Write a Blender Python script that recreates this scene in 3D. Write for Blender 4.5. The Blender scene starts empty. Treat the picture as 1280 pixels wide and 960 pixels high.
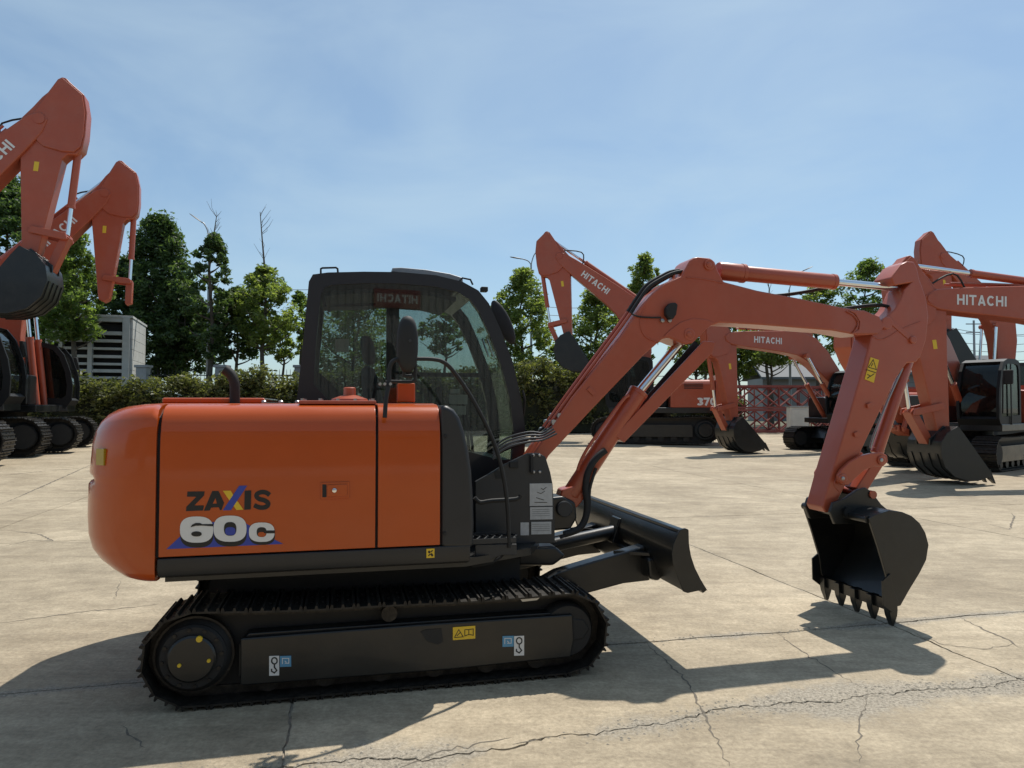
import bpy, bmesh, math, random
import numpy as np
from mathutils import Vector, Matrix
R = math.radians
random.seed(7)
RNG = np.random.default_rng(11)
scn = bpy.context.scene
COL = scn.collection

# ------------------------------------------------------------------ camera, sky, sun, exposure
F_PX, HOR, CAM_H = 900.0, 508.0, 1.6
PITCH = math.atan((HOR - 480.0) / F_PX)
cam_d = bpy.data.cameras.new('camera'); cam = bpy.data.objects.new('camera', cam_d); COL.objects.link(cam)
cam.location = (0, 0, CAM_H); cam.rotation_euler = (R(90) + PITCH, 0, 0)
cam_d.sensor_width = 36.0; cam_d.lens = F_PX / 1280 * 36.0; cam_d.clip_end = 2000
scn.camera = cam

SUN_EL, SUN_AZ = R(62.0), R(27.0)          # azimuth measured from +Y towards +X
world = bpy.data.worlds.new('World'); scn.world = world; world.use_nodes = True
wn, wl = world.node_tree.nodes, world.node_tree.links
bg = wn['Background']
sky = wn.new('ShaderNodeTexSky'); sky.sky_type = 'NISHITA'; sky.sun_disc = False
sky.sun_elevation = SUN_EL; sky.sun_rotation = SUN_AZ
sky.air_density = 1.0; sky.dust_density = 1.0; sky.ozone_density = 5.0; sky.altitude = 50
tc = wn.new('ShaderNodeTexCoord')
mp = wn.new('ShaderNodeMapping'); mp.inputs['Scale'].default_value = (1.0, 1.0, 2.6)
nz = wn.new('ShaderNodeTexNoise'); nz.inputs['Scale'].default_value = 2.3; nz.inputs['Detail'].default_value = 5
nz.inputs['Roughness'].default_value = 0.55; nz.inputs['Distortion'].default_value = 0.5
rp = wn.new('ShaderNodeValToRGB'); rp.color_ramp.elements[0].position = 0.40; rp.color_ramp.elements[1].position = 0.80
rp.color_ramp.elements[0].color = (0.20, 0.20, 0.20, 1); rp.color_ramp.elements[1].color = (0.62, 0.62, 0.62, 1)
mx = wn.new('ShaderNodeMixRGB'); mx.inputs['Color2'].default_value = (5.4, 6.2, 7.2, 1)
wl.new(tc.outputs['Generated'], mp.inputs['Vector']); wl.new(mp.outputs['Vector'], nz.inputs['Vector'])
wl.new(nz.outputs['Fac'], rp.inputs['Fac']); wl.new(rp.outputs['Color'], mx.inputs['Fac'])
tint = wn.new('ShaderNodeMixRGB'); tint.blend_type = 'MULTIPLY'; tint.inputs['Fac'].default_value = 1.0; tint.inputs['Color2'].default_value = (1.0, 1.10, 1.06, 1)
wl.new(sky.outputs['Color'], mx.inputs['Color1']); wl.new(mx.outputs['Color'], tint.inputs['Color1']); wl.new(tint.outputs['Color'], bg.inputs['Color'])
bg.inputs['Strength'].default_value = 0.110

sun_d = bpy.data.lights.new('sun', 'SUN'); sun = bpy.data.objects.new('sun', sun_d); COL.objects.link(sun)
sun_d.energy = 4.6; sun_d.angle = R(0.53); sun_d.color = (1.0, 0.95, 0.87)
sv = Vector((math.sin(SUN_AZ) * math.cos(SUN_EL), math.cos(SUN_AZ) * math.cos(SUN_EL), math.sin(SUN_EL)))
sun.rotation_euler = sv.to_track_quat('Z', 'Y').to_euler()
sun.location = sv * 60

scn.view_settings.view_transform = 'Standard'; scn.view_settings.look = 'None'
scn.view_settings.gamma = 1.0; scn.view_settings.use_curve_mapping = False
scn.view_settings.exposure = 0.0
scn.render.engine = 'CYCLES'
scn.cycles.use_denoising = True
scn.cycles.max_bounces = 8; scn.cycles.transparent_max_bounces = 16
scn.cycles.caustics_reflective = False; scn.cycles.caustics_refractive = False

# ------------------------------------------------------------------ helpers
def ray(px, py):
    a = (px - 640) / F_PX; b = (480 - py) / F_PX
    return Vector((a, math.cos(PITCH) - b * math.sin(PITCH), math.sin(PITCH) + b * math.cos(PITCH)))

def gz(x, y):
    t = min(1.0, max(0.0, (-.5 * x + .87 * y - 12) / 20)); return .3 * t * t * (3 - 2 * t)

def at_depth(px, py, y):
    d = ray(px, py); t = y / d.y
    return Vector((d.x * t, y, CAM_H + d.z * t))

def px_x(px, y):
    return (px - 640) / F_PX * y * 1.0

def tag(o, label=None, cat=None, group=None, kind=None):
    if label: o['label'] = label
    if cat: o['category'] = cat
    if group: o['group'] = group
    if kind: o['kind'] = kind
    return o

def empty(name, loc, rz=0.0, parent=None):
    o = bpy.data.objects.new(name, None); COL.objects.link(o)
    o.location = loc; o.rotation_euler = (0, 0, rz); o.empty_display_size = .3
    if parent: o.parent = parent
    return o

ORG = Vector((0, 0, 0))

class G:
    def __init__(s): s.v = []; s.f = []
    def add(s, vs, fs):
        b = len(s.v); s.v.extend([tuple(p) for p in vs]); s.f.extend([tuple(i + b for i in f) for f in fs]); return s
    def box(s, c, d, rz=0.0):
        x, y, z = d[0] / 2, d[1] / 2, d[2] / 2; cs, sn = math.cos(rz), math.sin(rz)
        vs = []
        for k in (-z, z):
            for (i, j) in ((-x, -y), (x, -y), (x, y), (-x, y)):
                vs.append((c[0] + i * cs - j * sn, c[1] + i * sn + j * cs, c[2] + k))
        return s.add(vs, [(0, 3, 2, 1), (4, 5, 6, 7), (0, 1, 5, 4), (1, 2, 6, 5), (2, 3, 7, 6), (3, 0, 4, 7)])
    def prism(s, pts, y0, y1):
        """pts (x,z) polygon extruded along y"""
        n = len(pts)
        vs = [(p[0], y0, p[1]) for p in pts] + [(p[0], y1, p[1]) for p in pts]
        fs = [tuple(range(n)), tuple(range(2 * n - 1, n - 1, -1))]
        fs += [(i, i + n, (i + 1) % n + n, (i + 1) % n) for i in range(n)]
        return s.add(vs, fs)
    def prism_x(s, pts, x0, x1):
        """pts (y,z) polygon extruded along x"""
        n = len(pts)
        vs = [(x0, p[0], p[1]) for p in pts] + [(x1, p[0], p[1]) for p in pts]
        fs = [tuple(range(n)), tuple(range(2 * n - 1, n - 1, -1))]
        fs += [(i, i + n, (i + 1) % n + n, (i + 1) % n) for i in range(n)]
        return s.add(vs, fs)
    def prism_z(s, pts, z0, z1):
        n = len(pts)
        vs = [(p[0], p[1], z0) for p in pts] + [(p[0], p[1], z1) for p in pts]
        fs = [tuple(range(n)), tuple(range(2 * n - 1, n - 1, -1))]
        fs += [(i, i + n, (i + 1) % n + n, (i + 1) % n) for i in range(n)]
        return s.add(vs, fs)
    def tube(s, pts, r, n=10, cap=True):
        pts = [Vector(p) for p in pts]; m = len(pts)
        rs = r if isinstance(r, (list, tuple)) else [r] * m
        up = None; vs = []
        for i, p in enumerate(pts):
            if i == 0: t = pts[1] - p
            elif i == m - 1: t = p - pts[i - 1]
            else: t = (pts[i + 1] - p).normalized() + (p - pts[i - 1]).normalized()
            if t.length < 1e-9: t = Vector((0, 0, 1))
            t.normalize()
            if up is None:
                up = Vector((0, 0, 1)) if abs(t.z) < .9 else Vector((1, 0, 0))
            a = (up - t * up.dot(t)); a.normalize(); b = t.cross(a); up = a
            for k in range(n):
                th = 2 * math.pi * k / n
                vs.append(p + (a * math.cos(th) + b * math.sin(th)) * rs[i])
        fs = []
        for i in range(m - 1):
            for k in range(n):
                fs.append((i * n + k, i * n + (k + 1) % n, (i + 1) * n + (k + 1) % n, (i + 1) * n + k))
        if cap: fs += [tuple(range(n - 1, -1, -1)), tuple((m - 1) * n + k for k in range(n))]
        return s.add(vs, fs)
    def cyl(s, p0, p1, r, n=16): return s.tube([p0, p1], r, n)
    def loft(s, rings, closed=True, cap=True):
        n = len(rings[0]); vs = [p for rg in rings for p in rg]; fs = []
        for i in range(len(rings) - 1):
            for k in range(n if closed else n - 1):
                fs.append((i * n + k, i * n + (k + 1) % n, (i + 1) * n + (k + 1) % n, (i + 1) * n + k))
        if cap and closed:
            fs += [tuple(range(n - 1, -1, -1)), tuple((len(rings) - 1) * n + k for k in range(n))]
        return s.add(vs, fs)
    def strip(s, pts, thick, y0, y1):
        """thick open profile in (x,z), extruded along y"""
        p = [Vector((a[0], a[1])) for a in pts]; q = []
        for i in range(len(p)):
            t = (p[min(i + 1, len(p) - 1)] - p[max(i - 1, 0)]).normalized()
            q.append(p[i] + Vector((-t.y, t.x)) * thick)
        return s.prism_quads([tuple(a) for a in p], [tuple(a) for a in q], y0, y1)
    def prism_quads(s, a, b, y0, y1):
        n = len(a); vs = []
        for y in (y0, y1):
            vs += [(t[0], y, t[1]) for t in a] + [(t[0], y, t[1]) for t in b]
        fs = []
        o = 2 * n
        for i in range(n - 1):
            fs += [(i, i + 1, n + i + 1, n + i), (o + i + 1, o + i, o + n + i, o + n + i + 1),
                   (i + 1, i, o + i, o + i + 1), (n + i, n + i + 1, o + n + i + 1, o + n + i)]
        fs += [(0, n, o + n, o), (n - 1, o + n - 1, o + 2 * n - 1, 2 * n - 1)]
        return s.add(vs, fs)
    def mesh(s, name, smooth=35, org=None, recalc=True):
        me = bpy.data.meshes.new(name)
        o = ORG if org is None else org
        me.from_pydata([(p[0] - o[0], p[1] - o[1], p[2] - o[2]) for p in s.v], [], s.f)
        if recalc:
            bm = bmesh.new(); bm.from_mesh(me); bmesh.ops.recalc_face_normals(bm, faces=bm.faces); bm.to_mesh(me); bm.free()
        if smooth:
            me.shade_smooth(); me.set_sharp_from_angle(angle=R(smooth))
        return me
    def obj(s, name, mat, parent=None, bev=0.0, smooth=35, seg=2, recalc=True):
        me = s.mesh(name, smooth, recalc=recalc); me.materials.append(mat)
        o = bpy.data.objects.new(name, me); COL.objects.link(o)
        if parent: o.parent = parent
        if bev:
            m = o.modifiers.new('bevel', 'BEVEL'); m.width = bev; m.segments = seg; m.limit_method = 'ANGLE'; m.angle_limit = R(30)
            m.harden_normals = True; m.use_clamp_overlap = True
        return o

def disc_pts(c, r, n=24, a0=0, a1=360):
    return [(c[0] + r * math.cos(R(a0 + (a1 - a0) * i / n)), c[1] + r * math.sin(R(a0 + (a1 - a0) * i / n))) for i in range(n)]

def smooth_path(pts, n=6):
    """Catmull-Rom through points"""
    P = [Vector(p) for p in pts]; out = []
    for i in range(len(P) - 1):
        p0, p1, p2, p3 = P[max(i - 1, 0)], P[i], P[i + 1], P[min(i + 2, len(P) - 1)]
        for k in range(n):
            t = k / n
            out.append(.5 * ((2 * p1) + (p2 - p0) * t + (2 * p0 - 5 * p1 + 4 * p2 - p3) * t * t + (3 * p1 - p0 - 3 * p2 + p3) * t ** 3))
    out.append(P[-1]); return out

# ------------------------------------------------------------------ materials
def pmat(name, col, rough=.5, metal=0.0, coat=0.0, var=0.0, vscale=4.0, bump=0.0, bscale=60.0, spec=.5, dust=0.0, rvar=0.0):
    m = bpy.data.materials.new(name); m.use_nodes = True
    nt = m.node_tree; b = nt.nodes['Principled BSDF']
    b.inputs['Base Color'].default_value = (*col, 1); b.inputs['Roughness'].default_value = rough
    b.inputs['Metallic'].default_value = metal; b.inputs['Coat Weight'].default_value = coat
    b.inputs['Coat Roughness'].default_value = .06; b.inputs['Specular IOR Level'].default_value = spec
    t = nt.nodes.new('ShaderNodeTexCoord')
    if var or dust:
        n = nt.nodes.new('ShaderNodeTexNoise'); n.inputs['Scale'].default_value = vscale; n.inputs['Detail'].default_value = 6
        n.inputs['Roughness'].default_value = .65
        nt.links.new(t.outputs['Object'], n.inputs['Vector'])
        r = nt.nodes.new('ShaderNodeMapRange'); r.inputs['From Min'].default_value = .3; r.inputs['From Max'].default_value = .7
        r.inputs['To Min'].default_value = 1 - var; r.inputs['To Max'].default_value = 1 + var
        nt.links.new(n.outputs['Fac'], r.inputs['Value'])
        mul = nt.nodes.new('ShaderNodeVectorMath'); mul.operation = 'SCALE'
        mul.inputs[0].default_value = col
        nt.links.new(r.outputs['Result'], mul.inputs['Scale'])
        last = mul.outputs['Vector']
        if dust:
            n2 = nt.nodes.new('ShaderNodeTexNoise'); n2.inputs['Scale'].default_value = vscale * 2.3; n2.inputs['Detail'].default_value = 8
            n2.inputs['Roughness'].default_value = .75
            nt.links.new(t.outputs['Object'], n2.inputs['Vector'])
            r2 = nt.nodes.new('ShaderNodeMapRange'); r2.inputs['From Min'].default_value = .45; r2.inputs['From Max'].default_value = .75
            r2.inputs['To Min'].default_value = 0; r2.inputs['To Max'].default_value = dust
            nt.links.new(n2.outputs['Fac'], r2.inputs['Value'])
            mxn = nt.nodes.new('ShaderNodeMixRGB'); mxn.inputs['Color2'].default_value = (.36, .31, .24, 1)
            nt.links.new(r2.outputs['Result'], mxn.inputs['Fac']); nt.links.new(last, mxn.inputs['Color1']); last = mxn.outputs['Color']
        nt.links.new(last, b.inputs['Base Color'])
        if rvar:
            r3 = nt.nodes.new('ShaderNodeMapRange'); r3.inputs['From Min'].default_value = .3; r3.inputs['From Max'].default_value = .7
            r3.inputs['To Min'].default_value = rough - rvar; r3.inputs['To Max'].default_value = rough + rvar
            nt.links.new(n.outputs['Fac'], r3.inputs['Value']); nt.links.new(r3.outputs['Result'], b.inputs['Roughness'])
    if bump:
        n = nt.nodes.new('ShaderNodeTexNoise'); n.inputs['Scale'].default_value = bscale; n.inputs['Detail'].default_value = 4
        nt.links.new(t.outputs['Object'], n.inputs['Vector'])
        bp = nt.nodes.new('ShaderNodeBump'); bp.inputs['Strength'].default_value = bump; bp.inputs['Distance'].default_value = .01
        nt.links.new(n.outputs['Fac'], bp.inputs['Height']); nt.links.new(bp.outputs['Normal'], b.inputs['Normal'])
    return m

M = {}
M['orange'] = pmat('orange_paint', (.46, .070, .001), .32, coat=.6, var=.06, vscale=1.6, bump=.06, bscale=2.6, rvar=.05, spec=.3)
M['red'] = pmat('red_orange_paint', (.40, .080, .036), .36, coat=.3, var=.07, vscale=2.5, bump=.03, bscale=30, dust=.06, rvar=.06)
M['redfar'] = pmat('red_orange_paint_far', (.39, .076, .032), .42, coat=.15, var=.08, vscale=1.2, dust=.10, rvar=.05)
M['black'] = pmat('black_gloss_paint', (.009, .010, .010), .36, coat=.12, var=.25, vscale=3, bump=.03, bscale=25, dust=.025, rvar=.08)
M['charcoal'] = pmat('charcoal_plastic', (.018, .019, .021), .45, var=.12, vscale=5, bump=.03, bscale=120)
M['cabfar'] = pmat('cab_black_paint_far', (.008, .009, .010), .55, var=.1, vscale=4, spec=.3)
M['cabpaint'] = pmat('cab_black_paint', (.012, .014, .018), .38, coat=.25, var=.1, vscale=4)
M['plate'] = pmat('dark_grey_plate', (.028, .030, .032), .5, var=.12, vscale=6, bump=.05, bscale=90)
M['rubber'] = pmat('black_rubber', (.014, .014, .014), .7, var=.15, vscale=8)
M['track'] = pmat('track_steel', (.016, .014, .012), .5, metal=.35, var=.35, vscale=9, bump=.15, bscale=60, dust=.14)
M['chrome'] = pmat('chrome_rod', (.78, .80, .82), .09, metal=1.0)
M['steel'] = pmat('bare_steel', (.40, .40, .40), .35, metal=.9, var=.1)
M['white'] = pmat('white_print', (.72, .72, .70), .5)
M['yellow'] = pmat('yellow_print', (.75, .50, .03), .45)
M['blackp'] = pmat('black_print', (.012, .012, .012), .5)
M['bluep'] = pmat('blue_print', (.035, .06, .36), .45)
M['skyb'] = pmat('light_blue_print', (.10, .30, .48), .45)
M['greyp'] = pmat('grey_label', (.46, .47, .47), .5, var=.12, vscale=30)
M['seat'] = pmat('seat_fabric', (.05, .06, .075), .85, var=.2, vscale=20)
M['interior'] = pmat('cab_trim', (.022, .024, .027), .7, var=.1)
M['sticker'] = pmat('pale_sticker', (.80, .86, .80), .6)
M['mirror'] = pmat('mirror_glass', (.8, .8, .8), .03, metal=1.0)
M['lampglass'] = pmat('lamp_glass', (.6, .6, .6), .1, spec=.8)
M['amber'] = pmat('yellow_reflector', (.36, .25, .01), .25, coat=.5)
M['galv'] = pmat('galvanised_steel', (.30, .31, .32), .5, metal=.5, var=.1)
M['hose'] = pmat('grey_hose', (.045, .046, .048), .42, var=.2, vscale=30)
M['wire'] = pmat('cable_black', (.03, .03, .03), .6)

def glass_mat(name, tint, refl=1.0):
    m = bpy.data.materials.new(name); m.use_nodes = True; nt = m.node_tree
    for n in list(nt.nodes): nt.nodes.remove(n)
    o = nt.nodes.new('ShaderNodeOutputMaterial'); t = nt.nodes.new('ShaderNodeBsdfTransparent'); t.inputs['Color'].default_value = (*tint, 1)
    g = nt.nodes.new('ShaderNodeBsdfGlossy'); g.inputs['Roughness'].default_value = .015; g.inputs['Color'].default_value = (.95, 1, .98, 1)
    fr = nt.nodes.new('ShaderNodeFresnel'); fr.inputs['IOR'].default_value = 1.5
    mu = nt.nodes.new('ShaderNodeMath'); mu.operation = 'MULTIPLY'; mu.inputs[1].default_value = refl
    mi = nt.nodes.new('ShaderNodeMixShader')
    nt.links.new(fr.outputs[0], mu.inputs[0]); nt.links.new(mu.outputs[0], mi.inputs['Fac'])
    nt.links.new(t.outputs[0], mi.inputs[1]); nt.links.new(g.outputs[0], mi.inputs[2])
    tcn = nt.nodes.new('ShaderNodeTexCoord'); nn = nt.nodes.new('ShaderNodeTexNoise'); nn.inputs['Scale'].default_value = 3.5; nn.inputs['Detail'].default_value = 7; nn.inputs['Roughness'].default_value = .7
    mr = nt.nodes.new('ShaderNodeMapRange'); mr.inputs['From Min'].default_value = .35; mr.inputs['From Max'].default_value = .75; mr.inputs['To Min'].default_value = .002; mr.inputs['To Max'].default_value = .030
    df = nt.nodes.new('ShaderNodeBsdfDiffuse'); df.inputs['Color'].default_value = (.45, .44, .40, 1)
    m2 = nt.nodes.new('ShaderNodeMixShader'); nt.links.new(tcn.outputs['Object'], nn.inputs['Vector']); nt.links.new(nn.outputs['Fac'], mr.inputs['Value'])
    nt.links.new(mr.outputs['Result'], m2.inputs['Fac']); nt.links.new(mi.outputs[0], m2.inputs[1]); nt.links.new(df.outputs[0], m2.inputs[2]); nt.links.new(m2.outputs[0], o.inputs['Surface'])
    return m
M['glass'] = glass_mat('cab_glass', (.70, .75, .73), 1.25)
M['glassfront'] = glass_mat('cab_windscreen', (.62, .70, .66), .35)
M['glassfar'] = glass_mat('cab_glass_far', (.28, .31, .31), .7)

def leaf_mat(name, c1, c2, trans=.45, hue=None):
    m = bpy.data.materials.new(name); m.use_nodes = True; nt = m.node_tree
    b = nt.nodes['Principled BSDF']; out = nt.nodes['Material Output']
    ge = nt.nodes.new('ShaderNodeNewGeometry')
    rp = nt.nodes.new('ShaderNodeValToRGB'); e = rp.color_ramp.elements
    e[0].color = (*c1, 1); e[1].color = (*c2, 1)
    nt.links.new(ge.outputs['Random Per Island'], rp.inputs['Fac'])
    nt.links.new(rp.outputs['Color'], b.inputs['Base Color']); b.inputs['Roughness'].default_value = .5
    b.inputs['Specular IOR Level'].default_value = .35
    tr = nt.nodes.new('ShaderNodeBsdfTranslucent')
    sc = nt.nodes.new('ShaderNodeVectorMath'); sc.operation = 'MULTIPLY'; sc.inputs[1].default_value = (1.5, 1.6, .7)
    nt.links.new(rp.outputs['Color'], sc.inputs[0]); nt.links.new(sc.outputs['Vector'], tr.inputs['Color'])
    mi = nt.nodes.new('ShaderNodeMixShader'); mi.inputs['Fac'].default_value = trans
    nt.links.new(b.outputs[0], mi.inputs[1]); nt.links.new(tr.outputs[0], mi.inputs[2]); nt.links.new(mi.outputs[0], out.inputs['Surface'])
    return m
M['leaf_dark'] = leaf_mat('leaf_dark', (.038, .072, .032), (.115, .165, .065), .48)
M['leaf_mid'] = leaf_mat('leaf_mid', (.075, .122, .038), (.19, .25, .085), .58)
M['leaf_pale'] = leaf_mat('leaf_pale', (.095, .140, .042), (.25, .29, .105), .60)
M['leaf_hedge'] = leaf_mat('leaf_hedge', (.055, .070, .028), (.19, .19, .085), .48)
M['bark'] = pmat('bark', (.10, .085, .065), .9, var=.3, vscale=8, bump=.5, bscale=20)

def concrete_mat():
    m = bpy.data.materials.new('weathered_concrete'); m.use_nodes = True; nt = m.node_tree; L = nt.links.new
    b = nt.nodes['Principled BSDF']; b.inputs['Specular IOR Level'].default_value = .3
    t = nt.nodes.new('ShaderNodeTexCoord')
    def noise(scale, det, rough=.6, vec=None, dist=0):
        n = nt.nodes.new('ShaderNodeTexNoise'); n.inputs['Scale'].default_value = scale; n.inputs['Detail'].default_value = det
        n.inputs['Roughness'].default_value = rough; n.inputs['Distortion'].default_value = dist
        L(vec or t.outputs['Object'], n.inputs['Vector']); return n.outputs['Fac']
    def ramp(src, p0, p1, c0, c1):
        r = nt.nodes.new('ShaderNodeValToRGB'); e = r.color_ramp.elements
        e[0].position = p0; e[1].position = p1; e[0].color = (*c0, 1); e[1].color = (*c1, 1); L(src, r.inputs['Fac']); return r.outputs['Color']
    def mix(mode, fac, a, c):
        x = nt.nodes.new('ShaderNodeMixRGB'); x.blend_type = mode
        if isinstance(fac, float): x.inputs['Fac'].default_value = fac
        else: L(fac, x.inputs['Fac'])
        L(a, x.inputs['Color1'])
        if isinstance(c, tuple): x.inputs['Color2'].default_value = (*c, 1)
        else: L(c, x.inputs['Color2'])
        return x.outputs['Color']
    base = ramp(noise(.55, 8, .68, dist=.6), .30, .72, (.352, .294, .212), (.570, .490, .368))
    mp = nt.nodes.new('ShaderNodeMapping'); mp.inputs['Rotation'].default_value = (0, 0, R(-9)); mp.inputs['Scale'].default_value = (.75, 1.9, 1)
    L(t.outputs['Object'], mp.inputs['Vector'])
    streak = ramp(noise(1.7, 6, .62, mp.outputs['Vector'], .8), .36, .66, (.66, .64, .61), (1.17, 1.155, 1.12))
    c = mix('MULTIPLY', .5, base, streak)
    mp2 = nt.nodes.new('ShaderNodeMapping'); mp2.inputs['Rotation'].default_value = (0, 0, R(35)); mp2.inputs['Scale'].default_value = (1.2, 9, 1)
    L(t.outputs['Object'], mp2.inputs['Vector'])
    c = mix('MULTIPLY', .45, c, ramp(noise(2.5, 5, .7, mp2.outputs['Vector'], .3), .35, .7, (.74, .725, .70), (1.10, 1.09, 1.06)))
    fine = noise(38, 6, .75)
    c = mix('MULTIPLY', .75, c, ramp(fine, .33, .66, (.62, .60, .57), (1.18, 1.17, 1.15)))
    stain = ramp(noise(.9, 7, .7, dist=1.2), .60, .76, (0, 0, 0), (.35, .35, .35))
    c = mix('MIX', stain, c, (.185, .165, .130))
    mid = noise(6.5, 8, .78, dist=.4)
    c = mix('MULTIPLY', .7, c, ramp(mid, .36, .64, (.76, .745, .72), (1.12, 1.115, 1.10)))
    at = nt.nodes.new('ShaderNodeAttribute'); at.attribute_name = 'wear'
    wn_ = nt.nodes.new('ShaderNodeMath'); wn_.operation = 'ADD'; L(at.outputs['Fac'], wn_.inputs[0]); L(noise(7, 9, .82, dist=.7), wn_.inputs[1])
    c = mix('MIX', ramp(wn_.outputs[0], .72, .98, (0, 0, 0), (.85, .85, .85)), c, ramp(noise(55, 5, .8), .36, .62, (.12, .105, .082), (.44, .39, .31)))
    pits = ramp(noise(150, 2, .5), .68, .74, (0, 0, 0), (.8, .8, .8))
    c = mix('MIX', pits, c, (.13, .115, .09))
    oi = nt.nodes.new('ShaderNodeObjectInfo')
    mr = nt.nodes.new('ShaderNodeMapRange'); mr.inputs['To Min'].default_value = .90; mr.inputs['To Max'].default_value = 1.08
    L(oi.outputs['Random'], mr.inputs['Value'])
    vm = nt.nodes.new('ShaderNodeVectorMath'); vm.operation = 'SCALE'; L(c, vm.inputs[0]); L(mr.outputs['Result'], vm.inputs['Scale'])
    L(vm.outputs['Vector'], b.inputs['Base Color'])
    rr = nt.nodes.new('ShaderNodeMapRange'); rr.inputs['To Min'].default_value = .62; rr.inputs['To Max'].default_value = .9
    L(fine, rr.inputs['Value']); L(rr.outputs['Result'], b.inputs['Roughness'])
    bp = nt.nodes.new('ShaderNodeBump'); bp.inputs['Strength'].default_value = .45; bp.inputs['Distance'].default_value = .014
    ad = nt.nodes.new('ShaderNodeMath'); ad.operation = 'ADD'; L(mid, ad.inputs[0]); L(fine, ad.inputs[1])
    L(ad.outputs[0], bp.inputs['Height']); L(bp.outputs['Normal'], b.inputs['Normal'])
    return m
M['concrete'] = concrete_mat()
M['dirt'] = pmat('joint_dirt', (.27, .235, .185), .95, var=.35, vscale=14, bump=.6, bscale=45)
M['crack'] = pmat('crack_dirt', (.15, .128, .098), .95, var=.4, vscale=20)
M['stone'] = pmat('gravel_stone', (.27, .24, .19), .9, var=.35, vscale=60)
M['soil'] = pmat('verge_soil', (.10, .095, .055), .95, var=.35, vscale=.8, bump=.4, bscale=6)
M['wallc'] = pmat('pale_cast_concrete', (.50, .50, .47), .85, var=.14, vscale=1.5, bump=.2, bscale=12)
M['roofg'] = pmat('grey_metal_roof', (.11, .12, .13), .7, var=.08, vscale=.6)
M['clad'] = pmat('grey_cladding', (.20, .19, .19), .5, var=.08, vscale=.8)
M['signred'] = pmat('red_sign_board', (.15, .018, .014), .6)
M['latt'] = pmat('red_lattice_paint', (.22, .050, .040), .6, var=.15, vscale=2)

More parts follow.
